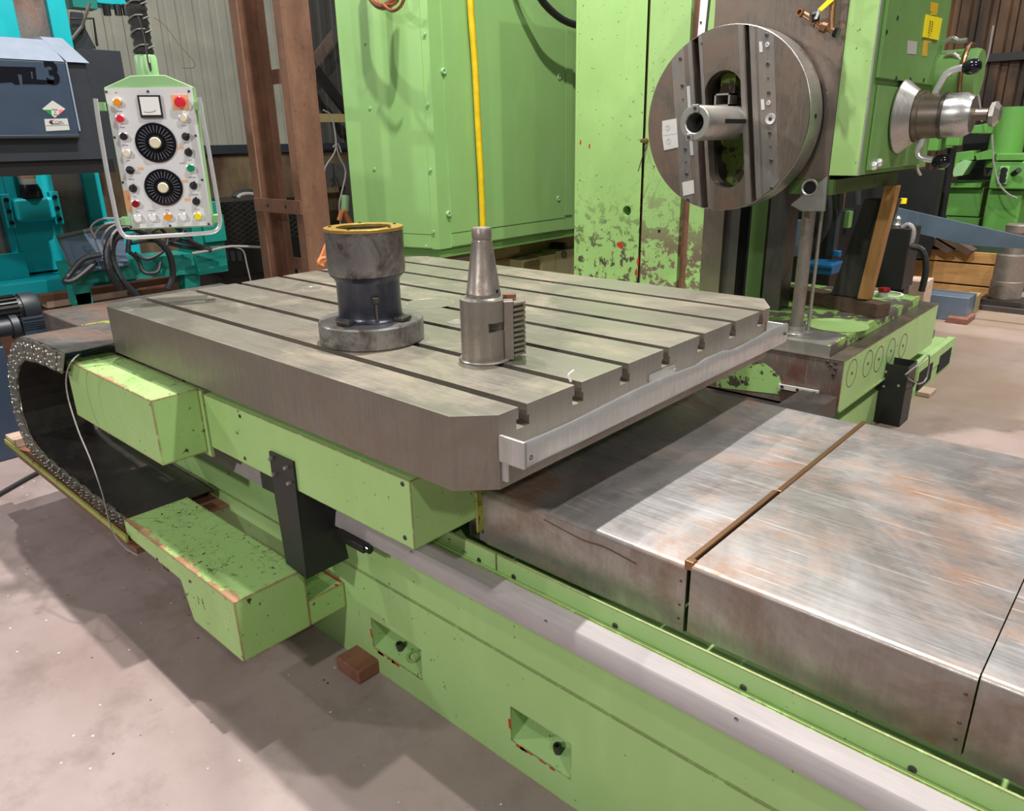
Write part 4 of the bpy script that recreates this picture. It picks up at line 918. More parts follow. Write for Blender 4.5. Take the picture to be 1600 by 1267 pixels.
screws('panel_rivet', sl, nl, .012, .006, 'pale_green', ca)
ho = MB().tube([PX(730, -110, -4.56), PX(733, -40, -4.56), PX(736, 20, -4.56), PX(742, 100, -4.56), PX(747, 200, -4.56), PX(752, 290, -4.56), PX(755, 372, -4.56)], .027, 10, 3)
tag(obj('yellow_hose', ho, 'hose', loc=(-4.56, 4.6, 1.5), smooth=60), 'yellow hose running down the side of the green cabinet', 'hose')
bh = MB().tube([PX(800, -110, -4.4), PX(812, -70, -4.4), PX(830, -30, -4.4), PX(850, 5, -4.4), (PX(878, 30, -4.4)), PX(905, 40, -4.4), PX(930, 42, -4.4)], .03, 10)
tag(obj('black_hose', bh, 'rubber', loc=(-4.4, 5.5, 2.4), smooth=60), 'black hose sagging across the top of the green cabinet', 'hose')
cp = thing('copper_pipe_loop', 'copper coloured pipe loop hanging at the top of the green cabinet', 'pipe', tuple(PY(605, 5, 3.9)))
obj('pipe_bulb', MB().tube([PY(*q, 3.9) for q in ((572, -110), (576, -50), (578, -15), (584, 2), (598, 10), (612, 4), (620, -12), (624, -110))], .028, 12), 'copper', cp, smooth=60)
obj('pipe_ring', MB().tube([PY(*q, 3.86) for q in ((598, 6), (612, 17), (626, 10), (634, -10))], .012, 8), 'copper', cp, smooth=60)

# cream machine under and behind the cabinet
cr = thing('cream_machine', 'cream painted machine with small doors visible below the green cabinet', 'machine', (-4.4, 6.5, 0))
m = rX(690, 900, 352, 402, -5.1, .5)
for v in m.bm.verts: v.co.z = min(v.co.z, .73)
obj('upper_body', m, 'cream_dark', cr)
m = rX(700, 812, 372, 405, -4.98, .119)
for v in m.bm.verts: v.co.z = min(v.co.z, .725)
obj('side_housing', m, 'cream_dark', cr)
obj('door', rX(848, 868, 398, 440, -4.9, .3), 'cream', cr, bev=.004); obj('door', rX(869, 903, 390, 440, -4.9, .3), 'cream', cr, bev=.004); obj('bracket_frame', rX(815, 846, 404, 440, -4.95, .2), 'cream', cr); obj('bracket_recess', rX(820, 843, 409, 440, -4.94, .1), 'cream_dark', cr)
obj('pipe_stub', MB().cyl(PX(862, 386, -5.1), PX(862, 386, -5.1) + Vector((.15, .05, 0)), .055, seg=16), 'black', cr)
obj('door_handle', MB().ring(.025, .04, .01, PX(881, 398, -4.89), (1, 0, 0), 16), 'brush_dark', cr)
obj('cream_base', MB().box(-5.6, -5.11, 5.2, 8, 0, PX(800, 402, -5.1).z - .002), 'cream_dark', cr)
gm = thing('mesh_guard', 'rusty perforated guard strip under the cabinet corner', 'guard', tuple(PX(725, 405, -4.5)))
obj('guard_frame', MB().prism([PX(*q, -4.66) for q in ((698, 398), (760, 387), (760, 393), (700, 404))], (-.02, 0, 0)), 'rustdark', gm)
obj('guard_mesh', MB().prism([PX(*q, -4.67) for q in ((706, 404), (760, 394), (760, 412), (720, 412))], (-.01, 0, 0)), 'brush_dark', gm)

# ================================================================ BORING MACHINE COLUMN
YCOL = 4.5
col = thing('machine_column', 'massive light green machine column with chipped paint and a round hole', 'machine column', (-2.7, 5, .62))
cxs = [PY(a, 440, YCOL).x for a in (897, 1001, 1058, 1071, 1095, 1126, 1146, 1160, 1184, 1196, 1224)]
ZT = 3.4; ZB = .621
hx = PY(981, 329, YCOL)
# main face with a round hole (ring of quads between the circle and the rectangle)
def plate_hole(x0, x1, z0, z1, y, cxx, cz, r, depth, n=32):
    m = MB(); outer = []
    for k in range(n):
        a = 2 * math.pi * k / n; c, s_ = math.cos(a), math.sin(a); tt = min([( (x1 - cxx) / c if c > 1e-9 else ((x0 - cxx) / c if c < -1e-9 else 1e9)), ((z1 - cz) / s_ if s_ > 1e-9 else ((z0 - cz) / s_ if s_ < -1e-9 else 1e9))]); outer.append((cxx + c * tt, cz + s_ * tt))
    V = [(m.bm.verts.new((cxx + r * math.cos(2 * math.pi * k / n), y, cz + r * math.sin(2 * math.pi * k / n))), m.bm.verts.new((outer[k][0], y, outer[k][1])), m.bm.verts.new((cxx + r * math.cos(2 * math.pi * k / n), y + depth, cz + r * math.sin(2 * math.pi * k / n)))) for k in range(n)]
    for k in range(n):
        a, b = V[k], V[(k + 1) % n]; m.bm.faces.new((a[0], b[0], b[1], a[1])); m.bm.faces.new((a[0], a[2], b[2], b[0]))
    for (u, v) in ((x0, z0), (x1, z0), (x1, z1), (x0, z1)):   # corner fillers
        an = math.atan2(v - cz, u - cxx) % (2 * math.pi); k = int(an / (2 * math.pi) * n) % n
        m.bm.faces.new((V[k][1], V[(k + 1) % n][1], m.bm.verts.new((u, y, v))))
    return m
obj('column_face', plate_hole(cxs[0] + .03, cxs[1] - .02, ZB, ZT, YCOL - .012, hx.x, hx.z, .034, .3), 'green_column', col)
obj('column_body', MB().box(cxs[0], cxs[5], YCOL + .30, YCOL + .95, ZB, ZT), 'green_clean', col)
obj('column_left_side', MB().box(cxs[0], cxs[0] + .03, YCOL - .012, YCOL + .299, ZB, ZT), 'green_column', col, bev=.012)
obj('column_seam', MB().box(cxs[1] - .019, cxs[1] - .001, YCOL + .004, YCOL + .299, ZB, ZT), 'bronze', col)
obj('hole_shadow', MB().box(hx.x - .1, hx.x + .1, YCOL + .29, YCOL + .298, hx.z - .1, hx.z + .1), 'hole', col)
t = paint('green_paint_wear_patch', srgb(150, 187, 116), .64, patch=(5, .47, (.16, .11, .08)), patchz=(.9, 1.5), edges=False); M['green_wear'] = t
M['green_grime'] = paint('green_paint_oily', srgb(120, 150, 60), .6, grime=.8, patch=(6, .46, (.05, .035, .02)), edges=False)
obj('way_cover_strip', MB().box(cxs[1], cxs[2], YCOL - .012, YCOL + .299, ZB, ZT), 'green_wear', col)
obj('way_edge', MB().box(cxs[2] + .001, cxs[3], YCOL + .02, YCOL + .299, ZB, ZT), 'rustdark', col)
obj('way_cover_strip', MB().box(cxs[3] + .001, cxs[4], YCOL - .006, YCOL + .299, ZB, ZT), 'green_wear', col)
obj('slideway', MB().box(cxs[4] + .001, cxs[5], YCOL - .02, YCOL + .299, ZB, ZT), 'chuck', col)
obj('slideway', MB().box(cxs[5] + .001, cxs[6], YCOL + .02, YCOL + .299, ZB, ZT), 'dark_steel', col)
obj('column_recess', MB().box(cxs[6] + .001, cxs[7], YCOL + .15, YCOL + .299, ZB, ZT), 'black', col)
obj('column_rib', MB().box(cxs[7] + .001, cxs[8], YCOL + .05, YCOL + .299, ZB, ZT), 'green_shaded', col)
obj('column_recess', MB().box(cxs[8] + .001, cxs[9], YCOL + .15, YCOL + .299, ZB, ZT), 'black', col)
obj('slideway', MB().box(cxs[9] + .001, cxs[10], YCOL - .03, YCOL + .12, ZB, ZT), 'dark_steel', col)
p = PY(969, 383, YCOL - .0125); m = MB().prism([p + Vector(v) for v in ((-.03, 0, .012), (-.01, 0, .022), (.014, 0, .02), (.03, 0, -.012), (.008, 0, -.024), (-.022, 0, -.012))], (0, -.0008, 0)); obj('primer_chip', m, 'red_paint', col)
m = MB()
for (x, y, w_, h_) in ((907, 222, .010, .02), (921, 228, .008, .018), (997, 408, .010, .05), (994, 426, .012, .03)): q = PY(x, y, YCOL - .0125); m.prism([q + Vector((w_ * math.cos(a) * random.uniform(.5, 1.1), 0, h_ * math.sin(a) * random.uniform(.6, 1.1))) for a in [k * .785 for k in range(8)]], (0, -.0008, 0))
obj('primer_chip', m, 'red_paint', col)
pn = PY(1010, 220, YCOL - .012); obj('grease_nipple', MB().cyl(pn, pn + Vector((0, -.06, 0)), .018, .012, seg=12), 'bronze', col, smooth=40)
obj('small_hole', MB().cyl(PY(1030, 361, YCOL - .0125), PY(1030, 361, YCOL - .0125) + Vector((0, -.0006, 0)), .011, seg=14), 'hole', col)
wr_ = MB().tube([PY(1011, 228, 4.4), PY(1004, 245, 4.4), PY(997, 268, 4.4)], .003, 5); tag(obj('thin_wire', wr_, 'dark_steel', loc=tuple(PY(1004, 245, 4.4))), 'thin dark wire hanging from the fitting on the column face', 'wire')

# ================================================================ HEADSTOCK AND FACING HEAD
YH = 3.90; XHS = -1.28
hs = thing('headstock', 'green headstock with brown steel front carrying the round facing head', 'headstock', (-1.7, 4.3, 1.36))
zh0 = 1.457; zh1 = 3.2
xf = PY(1310, 150, YH).x; xl0 = PY(1118, 25, YH).x
obj('front_plate', MB().box(xl0, xf, YH - .01, YH + .02, zh0 - .02, zh1), 'chuck', hs)
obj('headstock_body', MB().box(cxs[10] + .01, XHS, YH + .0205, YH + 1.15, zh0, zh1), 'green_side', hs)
obj('front_strip', MB().box(xf + .001, XHS - .0, YH - .004, YH + .02, zh0, zh1), 'green_wear', hs)
obj('edge_trim', MB().box(XHS + .0005, XHS + .004, YH, YH + .02, zh0, zh1), 'alu', hs)
obj('lower_body', MB().box(-1.60, XHS - .10, YH - .02, YH + 1.0, 1.365, zh0 - .021), 'green_shaded', hs)  # shade below the overhang is painted in as darker green
zq = PX(1420, 129, XHS).z
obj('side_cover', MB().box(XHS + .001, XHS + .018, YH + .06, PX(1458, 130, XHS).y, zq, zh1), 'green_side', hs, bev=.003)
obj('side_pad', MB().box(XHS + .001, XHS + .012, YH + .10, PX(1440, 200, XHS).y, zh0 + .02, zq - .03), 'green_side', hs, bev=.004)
screws('cover_bolt', [PX(*q, XHS + .018) for q in ((1385, 50), (1402, 28), (1400, 122), (1422, 124), (1443, 125))], (1, 0, 0), .010, .004, 'dark_steel', hs)
screws('side_bolt', [PX(*q, XHS + .001) for q in ((1383, 152), (1396, 245), (1418, 243))], (1, 0, 0), .012, .004, 'dark_steel', hs)
for q in ((1361, 259), (1369, 254)):
    p = PX(*q, XHS + .002); obj('chrome_nipple', MB().lathe([(.018, 0), (.022, .006), (.022, .02), (.014, .03), (0, .03)], p, (1, 0, 0), 14), 'chrome', hs, smooth=40)
# labels on the side cover
xq = XHS + .0185
def plX(pts, mat, name, th=.0015, parent=hs, x=xq): return obj(name, MB().prism([PX(a, b, x) for a, b in pts], (th, 0, 0)), mat, parent)
l1 = plX([(1446, 23), (1470, 29), (1464, 63), (1441, 58)], 'yellow', 'yellow_label', .008)
lc = PX(1454, 44, xq + .0085)
for j, (dy, n_) in enumerate(((.028, 5), (.014, 7), (-.012, 8), (-.026, 6))):
    o = MB()
    for k in range(n_):
        z = .030 - k * .0105
        o.box(lc.x, lc.x + .0004, lc.y + dy - .004, lc.y + dy + .004, lc.z + z - .003, lc.z + z + .003)
    obj('printed_text', o, 'ink', l1)
plX([(1454, 3), (1466, 5), (1464, 20), (1453, 18)], 'ochre', 'ochre_label'); plX([(1455, 19), (1463, 20), (1462, 24), (1454, 23)], 'ochre', 'ochre_label', .003)
plX([(1418, 63), (1433, 65), (1431, 85), (1417, 84)], 'label', 'grey_plate'); plX([(1443, 62), (1456, 64), (1455, 67), (1449, 67), (1448, 88), (1440, 87)], 'ochre', 'paper_tag')
# coolant pipe with tap
cp2 = thing('coolant_tap', 'brass coolant pipe with yellow-handled tap above the facing head', 'tap', tuple(PY(1290, 40, 3.82)))
def py(a, b, y=3.80): return PY(a, b, y)
obj('pipe', MB().tube([py(1306, 50), py(1297, 45), py(1284, 42), py(1272, 32), py(1262, 25), py(1254, 21)], .014, 10), 'bronze', cp2, smooth=60)
obj('elbow_nut', MB().cyl(py(1291, 45), py(1283, 42), .022, seg=6), 'bronze', cp2); obj('elbow_nut', MB().cyl(py(1276, 37), py(1271, 32), .020, seg=6), 'bronze', cp2)
obj('pipe_mouth', MB().lathe([(.010, 0), (.018, 0), (.019, .02), (.012, .02), (.010, .0)], py(1253, 21), (-.3, -1, .2), 16), 'bronze', cp2, smooth=40)
obj('tap_body', MB().lathe([(0, 0), (.022, 0), (.022, .03), (.012, .04), (0, .04)], py(1273, 31, 3.79), (0, -.4, 1), 12), 'black', cp2, smooth=40)
obj('tap_lever', MB().prism([py(1272, 30, 3.77), py(1277, 30, 3.77), py(1282, 18, 3.77), py(1279, 14, 3.77)], (0, -.005, 0)), 'label', cp2)
obj('yellow_lever', MB().prism([py(1279, 14, 3.768), py(1284, 18, 3.768), py(1318, -12, 3.768), py(1308, -14, 3.768)], (0, -.006, 0)), 'yellow', cp2)
obj('supply_pipe', MB().tube([py(1300, 47), py(1300, 30), py(1304, -20)], .015, 10), 'bronze', cp2, smooth=60)
obj('pipe_end', MB().cyl(py(1304, 50), py(1310, 52), .022, seg=12), 'black_gloss', cp2)
# white oil rail beside the plate
wr2 = thing('white_rail', 'white narrow upright strip behind the facing head', 'strip', tuple(PY(1100, 30, 4.2)))
obj('strip', MB().prism([PY(*q, 4.2) for q in ((1095, -5), (1107, -5), (1100, 62), (1089, 66))], (0, .03, 0)), 'white_panel', wr2); screws('strip_screw', [PY(1095, 35, 4.199)], (0, -1, 0), .006, .002, 'ink', wr2)

# facing head
YF = 3.70; FC = Vector((-1.905, YF, 1.722)); FR = .437
pa, pb = PY(1086, 72, YF), PY(1101, 330, YF); phi = math.atan2(pa.x - pb.x, pa.z - pb.z)
fh = thing('facing_head', 'large round brown steel facing head with two T-slots and riveted plates', 'facing head', tuple(FC))
Rf = Matrix.Rotation(phi, 3, 'Y')
def L2W(u, v, d=0): return FC + Rf @ Vector((u, 0, v)) + Vector((0, d, 0))
def W2L(px, py_): r = Rf.inverted() @ (PY(px, py_, YF) - FC); return r.x, r.z
us = [W2L(*q)[0] for q in ((1081, 200), (1100, 200), (1166, 190), (1180, 190))]
u1, u2, u3, u4 = W2L(1089, 200)[0], W2L(1099, 200)[0], W2L(1169, 190)[0], W2L(1178, 190)[0]
def segment(ua, ub, hole=None, r=FR, n=96):
    circ = [(r * math.cos(2 * math.pi * k / n), r * math.sin(2 * math.pi * k / n)) for k in range(n)]
    return clip(circ, 0, ua, ub)
def extr2d(name, polys, y0, y1, mat, bev=0):
    cu = bpy.data.curves.new(name, 'CURVE'); cu.dimensions = '2D'; cu.fill_mode = 'BOTH'; cu.extrude = (y1 - y0) / 2
    for poly in polys:
        sp = cu.splines.new('POLY'); sp.points.add(len(poly) - 1); sp.use_cyclic_u = True
        for i, (u, v) in enumerate(poly): sp.points[i].co = (u, v, 0, 1)
    to = bpy.data.objects.new('t', cu); C.objects.link(to); dg = bpy.context.evaluated_depsgraph_get(); me = bpy.data.meshes.new_from_object(to.evaluated_get(dg)); bpy.data.objects.remove(to)
    for v in me.vertices: u_, w_, d_ = v.co; v.co = (Rf @ Vector((u_, 0, w_))) + Vector((0, (y0 + y1) / 2 - d_, 0))
    bm_ = bmesh.new(); bm_.from_mesh(me); bmesh.ops.remove_doubles(bm_, verts=bm_.verts, dist=1e-5); bmesh.ops.recalc_face_normals(bm_, faces=bm_.faces); bm_.to_mesh(me); bm_.free()
    me.name = name; me.materials.clear(); me.materials.append(M[mat]); o = bpy.data.objects.new(name, me); C.objects.link(o); o.parent = fh; OFF[o.name] = FC.copy()
    for p in me.polygons: p.use_smooth = True
    me.set_sharp_from_angle(angle=math.radians(30))
    return o
wa, wb_ = W2L(1101, 200)[0] + .01, W2L(1162, 200)[0]; wt, wbm = W2L(1137, 108)[1], W2L(1137, 294)[1]
rw = (wb_ - wa) / 2; uc = (wa + wb_) / 2
stad = [(uc + rw * math.cos(a), wt - rw + rw * math.sin(a)) for a in [math.pi * k / 20 for k in range(21)]] + [(uc - rw * math.cos(a), wbm + rw - rw * math.sin(a)) for a in [math.pi * k / 20 for k in range(21)]]
mid = segment(u2, u3)
extr2d('slide_plate', [mid, stad], 0, .065, 'chuck')
for s_ in (segment(-1, u1), segment(u4, 1)): extr2d('face_segment', [s_], 0, .065, 'chuck')
full = [(FR * math.cos(2 * math.pi * k / 96), FR * math.sin(2 * math.pi * k / 96)) for k in range(96)]
bd_ = extr2d('body_ring', [full, stad], .0755, .155, 'dark_steel')
for a, b in ((u1 - .03, u2 + .02), (u3 - .02, u4 + .03)): extr2d('slot_shade_plate', [segment(a, b, r=FR - .004)], .066, .075, 'black')  # black plates painted in as the shade deep in the slots
obj('rim', MB().lathe([(FR + .0005, .010), (FR + .003, .012), (FR + .003, .155), (FR + .0005, .155)], FC, (0, 1, 0), 96), 'chuck_rim', fh, smooth=30)
obj('window_back', MB().lathe([(0, .156), (.36, .156), (.36, .165), (0, .165)], FC, (0, 1, 0), 48), 'green_grime', fh)
# bright edge strips beside the slots and thin joint lines
for (u, wd) in ((u1 - .014, .010), (u2 + .012, .008), (u3 - .018, .012), (u4 + .010, .014)):
    extr2d('gib_strip', [segment(u - wd, u + wd, r=FR - .001)], -.0014, -.0001, 'gib')
for (a, b) in ((W2L(1056, 200)[0], W2L(1076, 200)[0]), (W2L(1189, 200)[0], W2L(1214, 200)[0])):
    extr2d('key_strip', [segment(a, b, r=FR - .003)], -.001, -.0001, 'gib')
def fscr(pts, r, name='face_bolt', mat='dark_steel'):
    screws(name, [PY(a, b, YF - .0015) for a, b in pts], (0, -1, 0), r, .003, mat, fh)
fscr(((1198, 55), (1199.5, 100), (1201, 145), (1203, 208), (1205, 251), (1206, 294), (1063, 92), (1066, 134), (1071, 233), (1073, 272), (1075, 312)), .0095)
fscr(((1199, 70), (1201, 161)), .011, 'bright_plug', 'alu')
fscr(((1200, 122), (1204, 229), (1067, 155), (1072, 253), (1096, 68), (1109, 328)), .004, 'small_bolt')
p = PY(1204, 186, YF - .0015); obj('index_boss', MB().lathe([(.010, -.003), (.010, .004), (.024, .006), (.026, 0)], p, (0, -1, 0), 28), 'alu', fh, smooth=40); screws('boss_bolt', [p + Vector((0, -.001, 0))], (0, -1, 0), .010, .003, 'dark_steel', fh)
def fpl(pts, name, mat='label'): return obj(name, MB().prism([PY(a, b, YF - .0003) for a, b in pts], (0, -.002, 0)), mat, fh)
pl1 = fpl(((1035, 189), (1057, 185), (1060, 230), (1038, 235), (1035, 214)), 'riveted_plate')
for (x, y) in ((1043.5, 200), (1045, 221)):
    q = PY(x, y, YF - .0025); obj('engraved_ring', MB().ring(.0135, .0145, .0004, q, (0, -1, 0), 24), 'faint_ink', pl1); obj('engraved_ring', MB().ring(.007, .0078, .0004, q, (0, -1, 0), 20), 'faint_ink', pl1)
obj('plate_joint', MB().prism([PY(a, b, YF - .0024) for a, b in ((1036, 211.5), (1058, 208.5), (1058, 209), (1036, 212))], (0, -.0003, 0)), 'faint_ink', pl1)
fpl(((1066, 285), (1084, 281), (1085, 302), (1068, 306)), 'riveted_plate'); fpl(((1073, 135), (1078, 134), (1080, 170), (1075, 170)), 'scale_strip', 'alu'); fpl(((1077, 215), (1082, 214), (1084, 242), (1079, 243)), 'scale_strip', 'alu')
fpl(((1186, 65), (1191, 65), (1192, 81), (1187, 82)), 'riveted_plate'); fpl(((1189, 155), (1194, 155), (1195, 171), (1190, 172)), 'riveted_plate')
# spindle and inner block
SA = Vector((PY(1085, 192, 3.33).x, 3.33, PY(1085, 192, 3.33).z))
obj('spindle', MB().lathe([(.045, .12), (.045, .004), (.049, 0), (.074, 0), (.079, .006), (.079, .54), (0, .54)], SA, (0, 1, 0), 48), 'bare', fh, smooth=40)
obj('spindle_bore', MB().lathe([(0, .10), (.0448, .10), (.0448, .12), (0, .12)], SA, (0, 1, 0), 32), 'hole', fh)
for s_ in (-1, 1):
    p = SA + Vector((-.008 + .012 * s_, -.003, -.063 * s_ * -1))
    k_ = obj('drive_key', MB().box(p.x - .016, p.x + .016, p.y - .006, p.y + .05, p.z - .017, p.z + .017), 'bare', fh, bev=.002); screws('key_bolt', [p + Vector((0, -.0065, 0))], (0, -1, 0), .009, .002, 'dark_steel', k_)
obj('spindle_slot', MB().box(SA.x + .066, SA.x + .0798, SA.y + .15, SA.y + .37, SA.z - .004, SA.z + .016), 'hole', fh)
q = PY(1128, 156, 3.72); fr_ = MB(); wq, hq = .042, .030
for a in ((-wq, wq, hq - .008, hq), (-wq, wq, -hq, -hq + .008), (-wq, -wq + .008, -hq, hq), (wq - .008, wq, -hq, hq)): fr_.box(q.x + a[0], q.x + a[1], 3.72, 3.80, q.z + a[2], q.z + a[3])
obj('guide_frame', fr_, 'bare', fh)
q = PY(1150, 155, 3.80); obj('green_block', MB().box(q.x - .09, q.x - .01, 3.80, 3.855, q.z - .0, q.z + .15), 'green_grime', fh)
rh = PX(1285, 182, FC.x + FR); obj('rim_hole', MB().lathe([(0, 0), (.009, 0), (.012, .001), (0, .001)], (FC.x + FR + .003, 3.775, rh.z), (1, 0, 0), 14), 'hole', fh)
# clamp bracket with ring beneath
cbk = thing('clamp_bracket', 'steel bracket with a round bore under the right side of the facing head', 'bracket', tuple(PY(1280, 305, 3.86)))
obj('bracket_body', MB().prism([PY(*q, 3.862) for q in ((1235, 320), (1290, 277), (1293, 276), (1288, 330), (1252, 330))], (0, .017, 0)), 'chuck_rim', cbk, bev=.002)
q = PY(1265, 293, 3.86); obj('bore_ring', MB().lathe([(.030, 0), (.037, -.006), (.040, -.006), (.043, 0)], q, (0, 1, 0), 32), 'bare', cbk, smooth=40); obj('bore', MB().lathe([(0, 0), (.031, 0), (.031, .0009), (0, .0009)], q - Vector((0, .001, 0)), (0, 1, 0), 32), 'hole', cbk)

# handwheel on the headstock side
hw = PX(1402, 183, XHS); HX = XHS + .019
wh = thing('clutch_handwheel', 'chrome clutch hub with two cranked levers on the headstock side', 'handwheel', tuple(hw))
hub = Vector((HX, hw.y, hw.z))
obj('cone_flange', MB().lathe([(0, 0), (.175, 0), (.178, .008), (.125, .075), (.10, .078), (0, .078)], hub, (1, 0, 0), 40), 'bare', wh, smooth=35)
obj('collar', MB().lathe([(.125, .078), (.118, .078), (.118, .10), (.108, .102), (.104, .19), (0, .19)], hub, (1, 0, 0), 40), 'chuck', wh, smooth=35)
obj('collar_ring', MB().lathe([(0, .19), (.110, .19), (.110, .205), (.106, .207), (0, .207)], hub, (1, 0, 0), 40), 'dark_steel', wh, smooth=35)
obj('hub', MB().lathe([(0, .207), (.104, .208), (.104, .29), (.085, .325), (0, .325)], hub, (1, 0, 0), 40), 'chuck_rim', wh, smooth=30)
obj('shaft', MB().lathe([(0, .325), (.028, .325), (.028, .39), (0, .39)], hub, (1, 0, 0), 20), 'chuck', wh, smooth=40)
obj('wing_nut', MB().lathe([(0, .39), (.055, .40), (.06, .42), (.035, .44), (0, .44)], hub, (1, 0, 0), 9), 'bare', wh, smooth=20)
yl_ = hub.y
for pts, ball in ((((1458, 152), (1466, 136), (1476, 118), (1490, 109), (1512, 104)), (1520, 104)), (((1447, 203), (1440, 220), (1434, 238), (1441, 247), (1462, 250)), (1472, 252))):
    obj('lever', MB().tube([PY(a, b, yl_) for a, b in pts], .0165, 12, 4), 'chrome', wh, smooth=60)
    e_ = PY(*ball, yl_); obj('lever_knob', MB().lathe([(0, -.045), (.022, -.042), (.034, -.02), (.036, 0), (.032, .022), (.015, .036), (0, .038)], e_, (1, 0, .05), 24), 'black_gloss', wh, smooth=60)
ok_ = MB().tube([PX(*q, XHS + .05) for q in ((1434, 258), (1434, 265), (1438, 273))], .008, 8); obj('drip_hook', ok_, 'alu', wh)
fm = thing('feed_motor', 'green cylindrical motor strapped by a brown cable behind the headstock', 'motor', tuple(PY(1490, 118, 5.0)))
q = PY(1480, 118, 5.0); obj('motor_body', MB().lathe([(0, 0), (.13, 0), (.13, .18), (.12, .21), (0, .21)], (XHS + .0, q.y, q.z), (1, 0, 0), 32), 'green_side', fm, smooth=40)
obj('brown_cable', MB().tube([Vector((XHS + .15, q.y - .135 * math.sin(a), q.z + .15 * math.cos(a))) for a in [j * .35 - .2 for j in range(9)]], .012, 8), 'bronze', fm)
ff = thing('hose_fittings', 'small steel hose fittings beside the yellow label behind the headstock', 'fitting', tuple(PY(1490, 65, 4.9)))
obj('fitting', MB().tube([PY(*q, 4.9) for q in ((1476, 66), (1488, 60), (1497, 64), (1511, 63))], .014, 8), 'bare', ff); obj('fitting', MB().tube([PY(*q, 4.9) for q in ((1478, 86), (1490, 85), (1505, 96), (1513, 88))], .012, 8), 'bare', ff)

# ================================================================ COLUMN CARRIAGE AND COLUMN BED
cg = thing('column_carriage', 'green column carriage with bare steel front at the right of the table', 'carriage', (-2, 4.7, .27))
obj('carriage_body', MB().box(-3.6, -1.20, 3.83, 5.60, .275, .556), 'green_bed', cg, bev=.003)
fx = [PY(a, 600, 3.82).x for a in (1128, 1220)]
M['carr_front'] = steel('carriage_front_steel', (.24, .205, .18), .9, (.14, .05, .03), .5, .6, (1, 1, 1), 4, .6)
obj('front_plate', MB().box(-3.6, -1.20, 3.817, 3.829, .275, .556), 'carr_front', cg)
obj('front_paint', MB().prism([PY(*q, 3.8165) for q in ((1120, 566), (1192, 566), (1205, 575), (1218, 588), (1221, 600), (1219, 616), (1120, 605))], (0, -.001, 0)), 'green_column', cg)
obj('rim_edge', MB().box(-3.6, -1.197, 3.812, 5.6, .5565, .560), 'chuck', cg)
M['patchy'] = paint('patchy_worn_green', srgb(150, 195, 105), .6, patch=(4.5, .50, (.10, .09, .075)), grime=.5, edges=True)
obj('top_plate', MB().box(-2.85, -1.285, 3.84, 5.46, .5605, .6195), 'patchy', cg, bev=.002)
obj('top_plate_front', MB().box(-2.85, -1.28, 3.835, 3.8395, .5605, .620), 'bare', cg)
M['worn_top'] = steel('worn_top_steel', (.42, .41, .38), .2, (.25, .22, .18), .42, .8, (1, .1, 1), 3)
p0, p1 = PZ(1165, 524, .62), PZ(1298, 541, .62)
obj('worn_top', MB().box(-2.3, -1.30, 3.842, 4.12, .6197, .6207), 'worn_top', cg)
q = PZ(1320, 498, .6207); obj('round_cover', MB().lathe([(0, 0), (.17, 0), (.17, .001), (0, .001)], (-1.42, 4.32, .6197), seg=40), 'green', cg)
screws('front_bolt', [PY(*q, 3.8165) for q in ((1293, 566), (1298, 572), (1306, 568), (1305, 577), (1302, 586), (1295, 630), (1160, 596))], (0, -1, 0), .010, .004, 'dark_steel', cg)
for (a, b) in ((1331, 583), (1356, 568), (1373, 561), (1392, 548), (1411, 540)):
    q = PX(a, b, -1.1995); obj('cover_disc', MB().lathe([(.072, 0), (.074, .0015), (.077, 0)], q, (1, 0, 0), 32), 'chuck', cg); screws('disc_screw', [q + Vector((.001, 0, 0))], (1, 0, 0), .008, .002, 'dark_steel', cg)
obj('lower_lip', MB().box(-1.199, -1.192, 3.83, 4.75, .275, .285), 'green_bed', cg)
cbd = thing('column_bed', 'green column bed with recessed pockets on the floor beside the black post', 'machine bed', (-2, 4.5, 0))
obj('bed_body', MB().box(-2.9, -1.22, 2.62, 6.15, 0, .20), 'green_bed', cbd, bev=.003)
obj('bed_way', MB().box(-2.7, -1.30, 2.62, 6.1, .201, .262), 'dark_steel', cbd)
obj('bed_flange', MB().box(-1.219, -1.165, 5.2, 6.15, .10, .215), 'green_bed', cbd, bev=.003); 
obj('flange_wall', MB().box(-1.219, -1.17, 4.7, 6.15, .0, .099), 'green_bed', cbd)
for y in (5.25, 5.75): obj('pocket', MB().box(-1.17, -1.163, y, y + .32, .035, .16), 'hole', cbd)
obj('white_scale', MB().prism([PY(*q, 3.80) for q in ((1216, 600), (1279, 611), (1279, 618), (1216, 607))], (0, .012, 0)), 'label', cbd)
screws('scale_bolt', [PY(*q, 3.799) for q in ((1222, 604), (1246, 609), (1272, 614))], (0, -1, 0), .009, .004, 'dark_steel', cbd)
obj('way_block', MB().box(PY(1216, 620, 3.5).x, PY(1276, 620, 3.5).x, 3.0, 3.80, .263, PY(1245, 608, 3.79).z), 'dark_steel', cbd, bev=.003)
ps = thing('support_post', 'steel support post under the facing head bracket on a round foot', 'post', (-1.565, 4.03, .62))
pb_ = PZ(1240, 520, .6207); pcx, pcy = pb_.x, pb_.y + .03
obj('round_foot', MB().lathe([(0, 0), (.088, 0), (.09, .004), (.088, .010), (.05, .012), (.048, .035), (.036, .036), (0, .036)], (pcx, pcy, .6208), seg=40), 'bare', ps, smooth=35)
obj('post_shaft', MB().cyl((pcx, pcy, .657), (pcx, pcy, 1.40), .034, seg=28), 'tool_steel', ps, smooth=50)
obj('guide_rod', MB().cyl((pcx + .055, pcy + .03, .633), (pcx + .055, pcy + .03, 1.40), .009, seg=10), 'bare', ps, smooth=50)
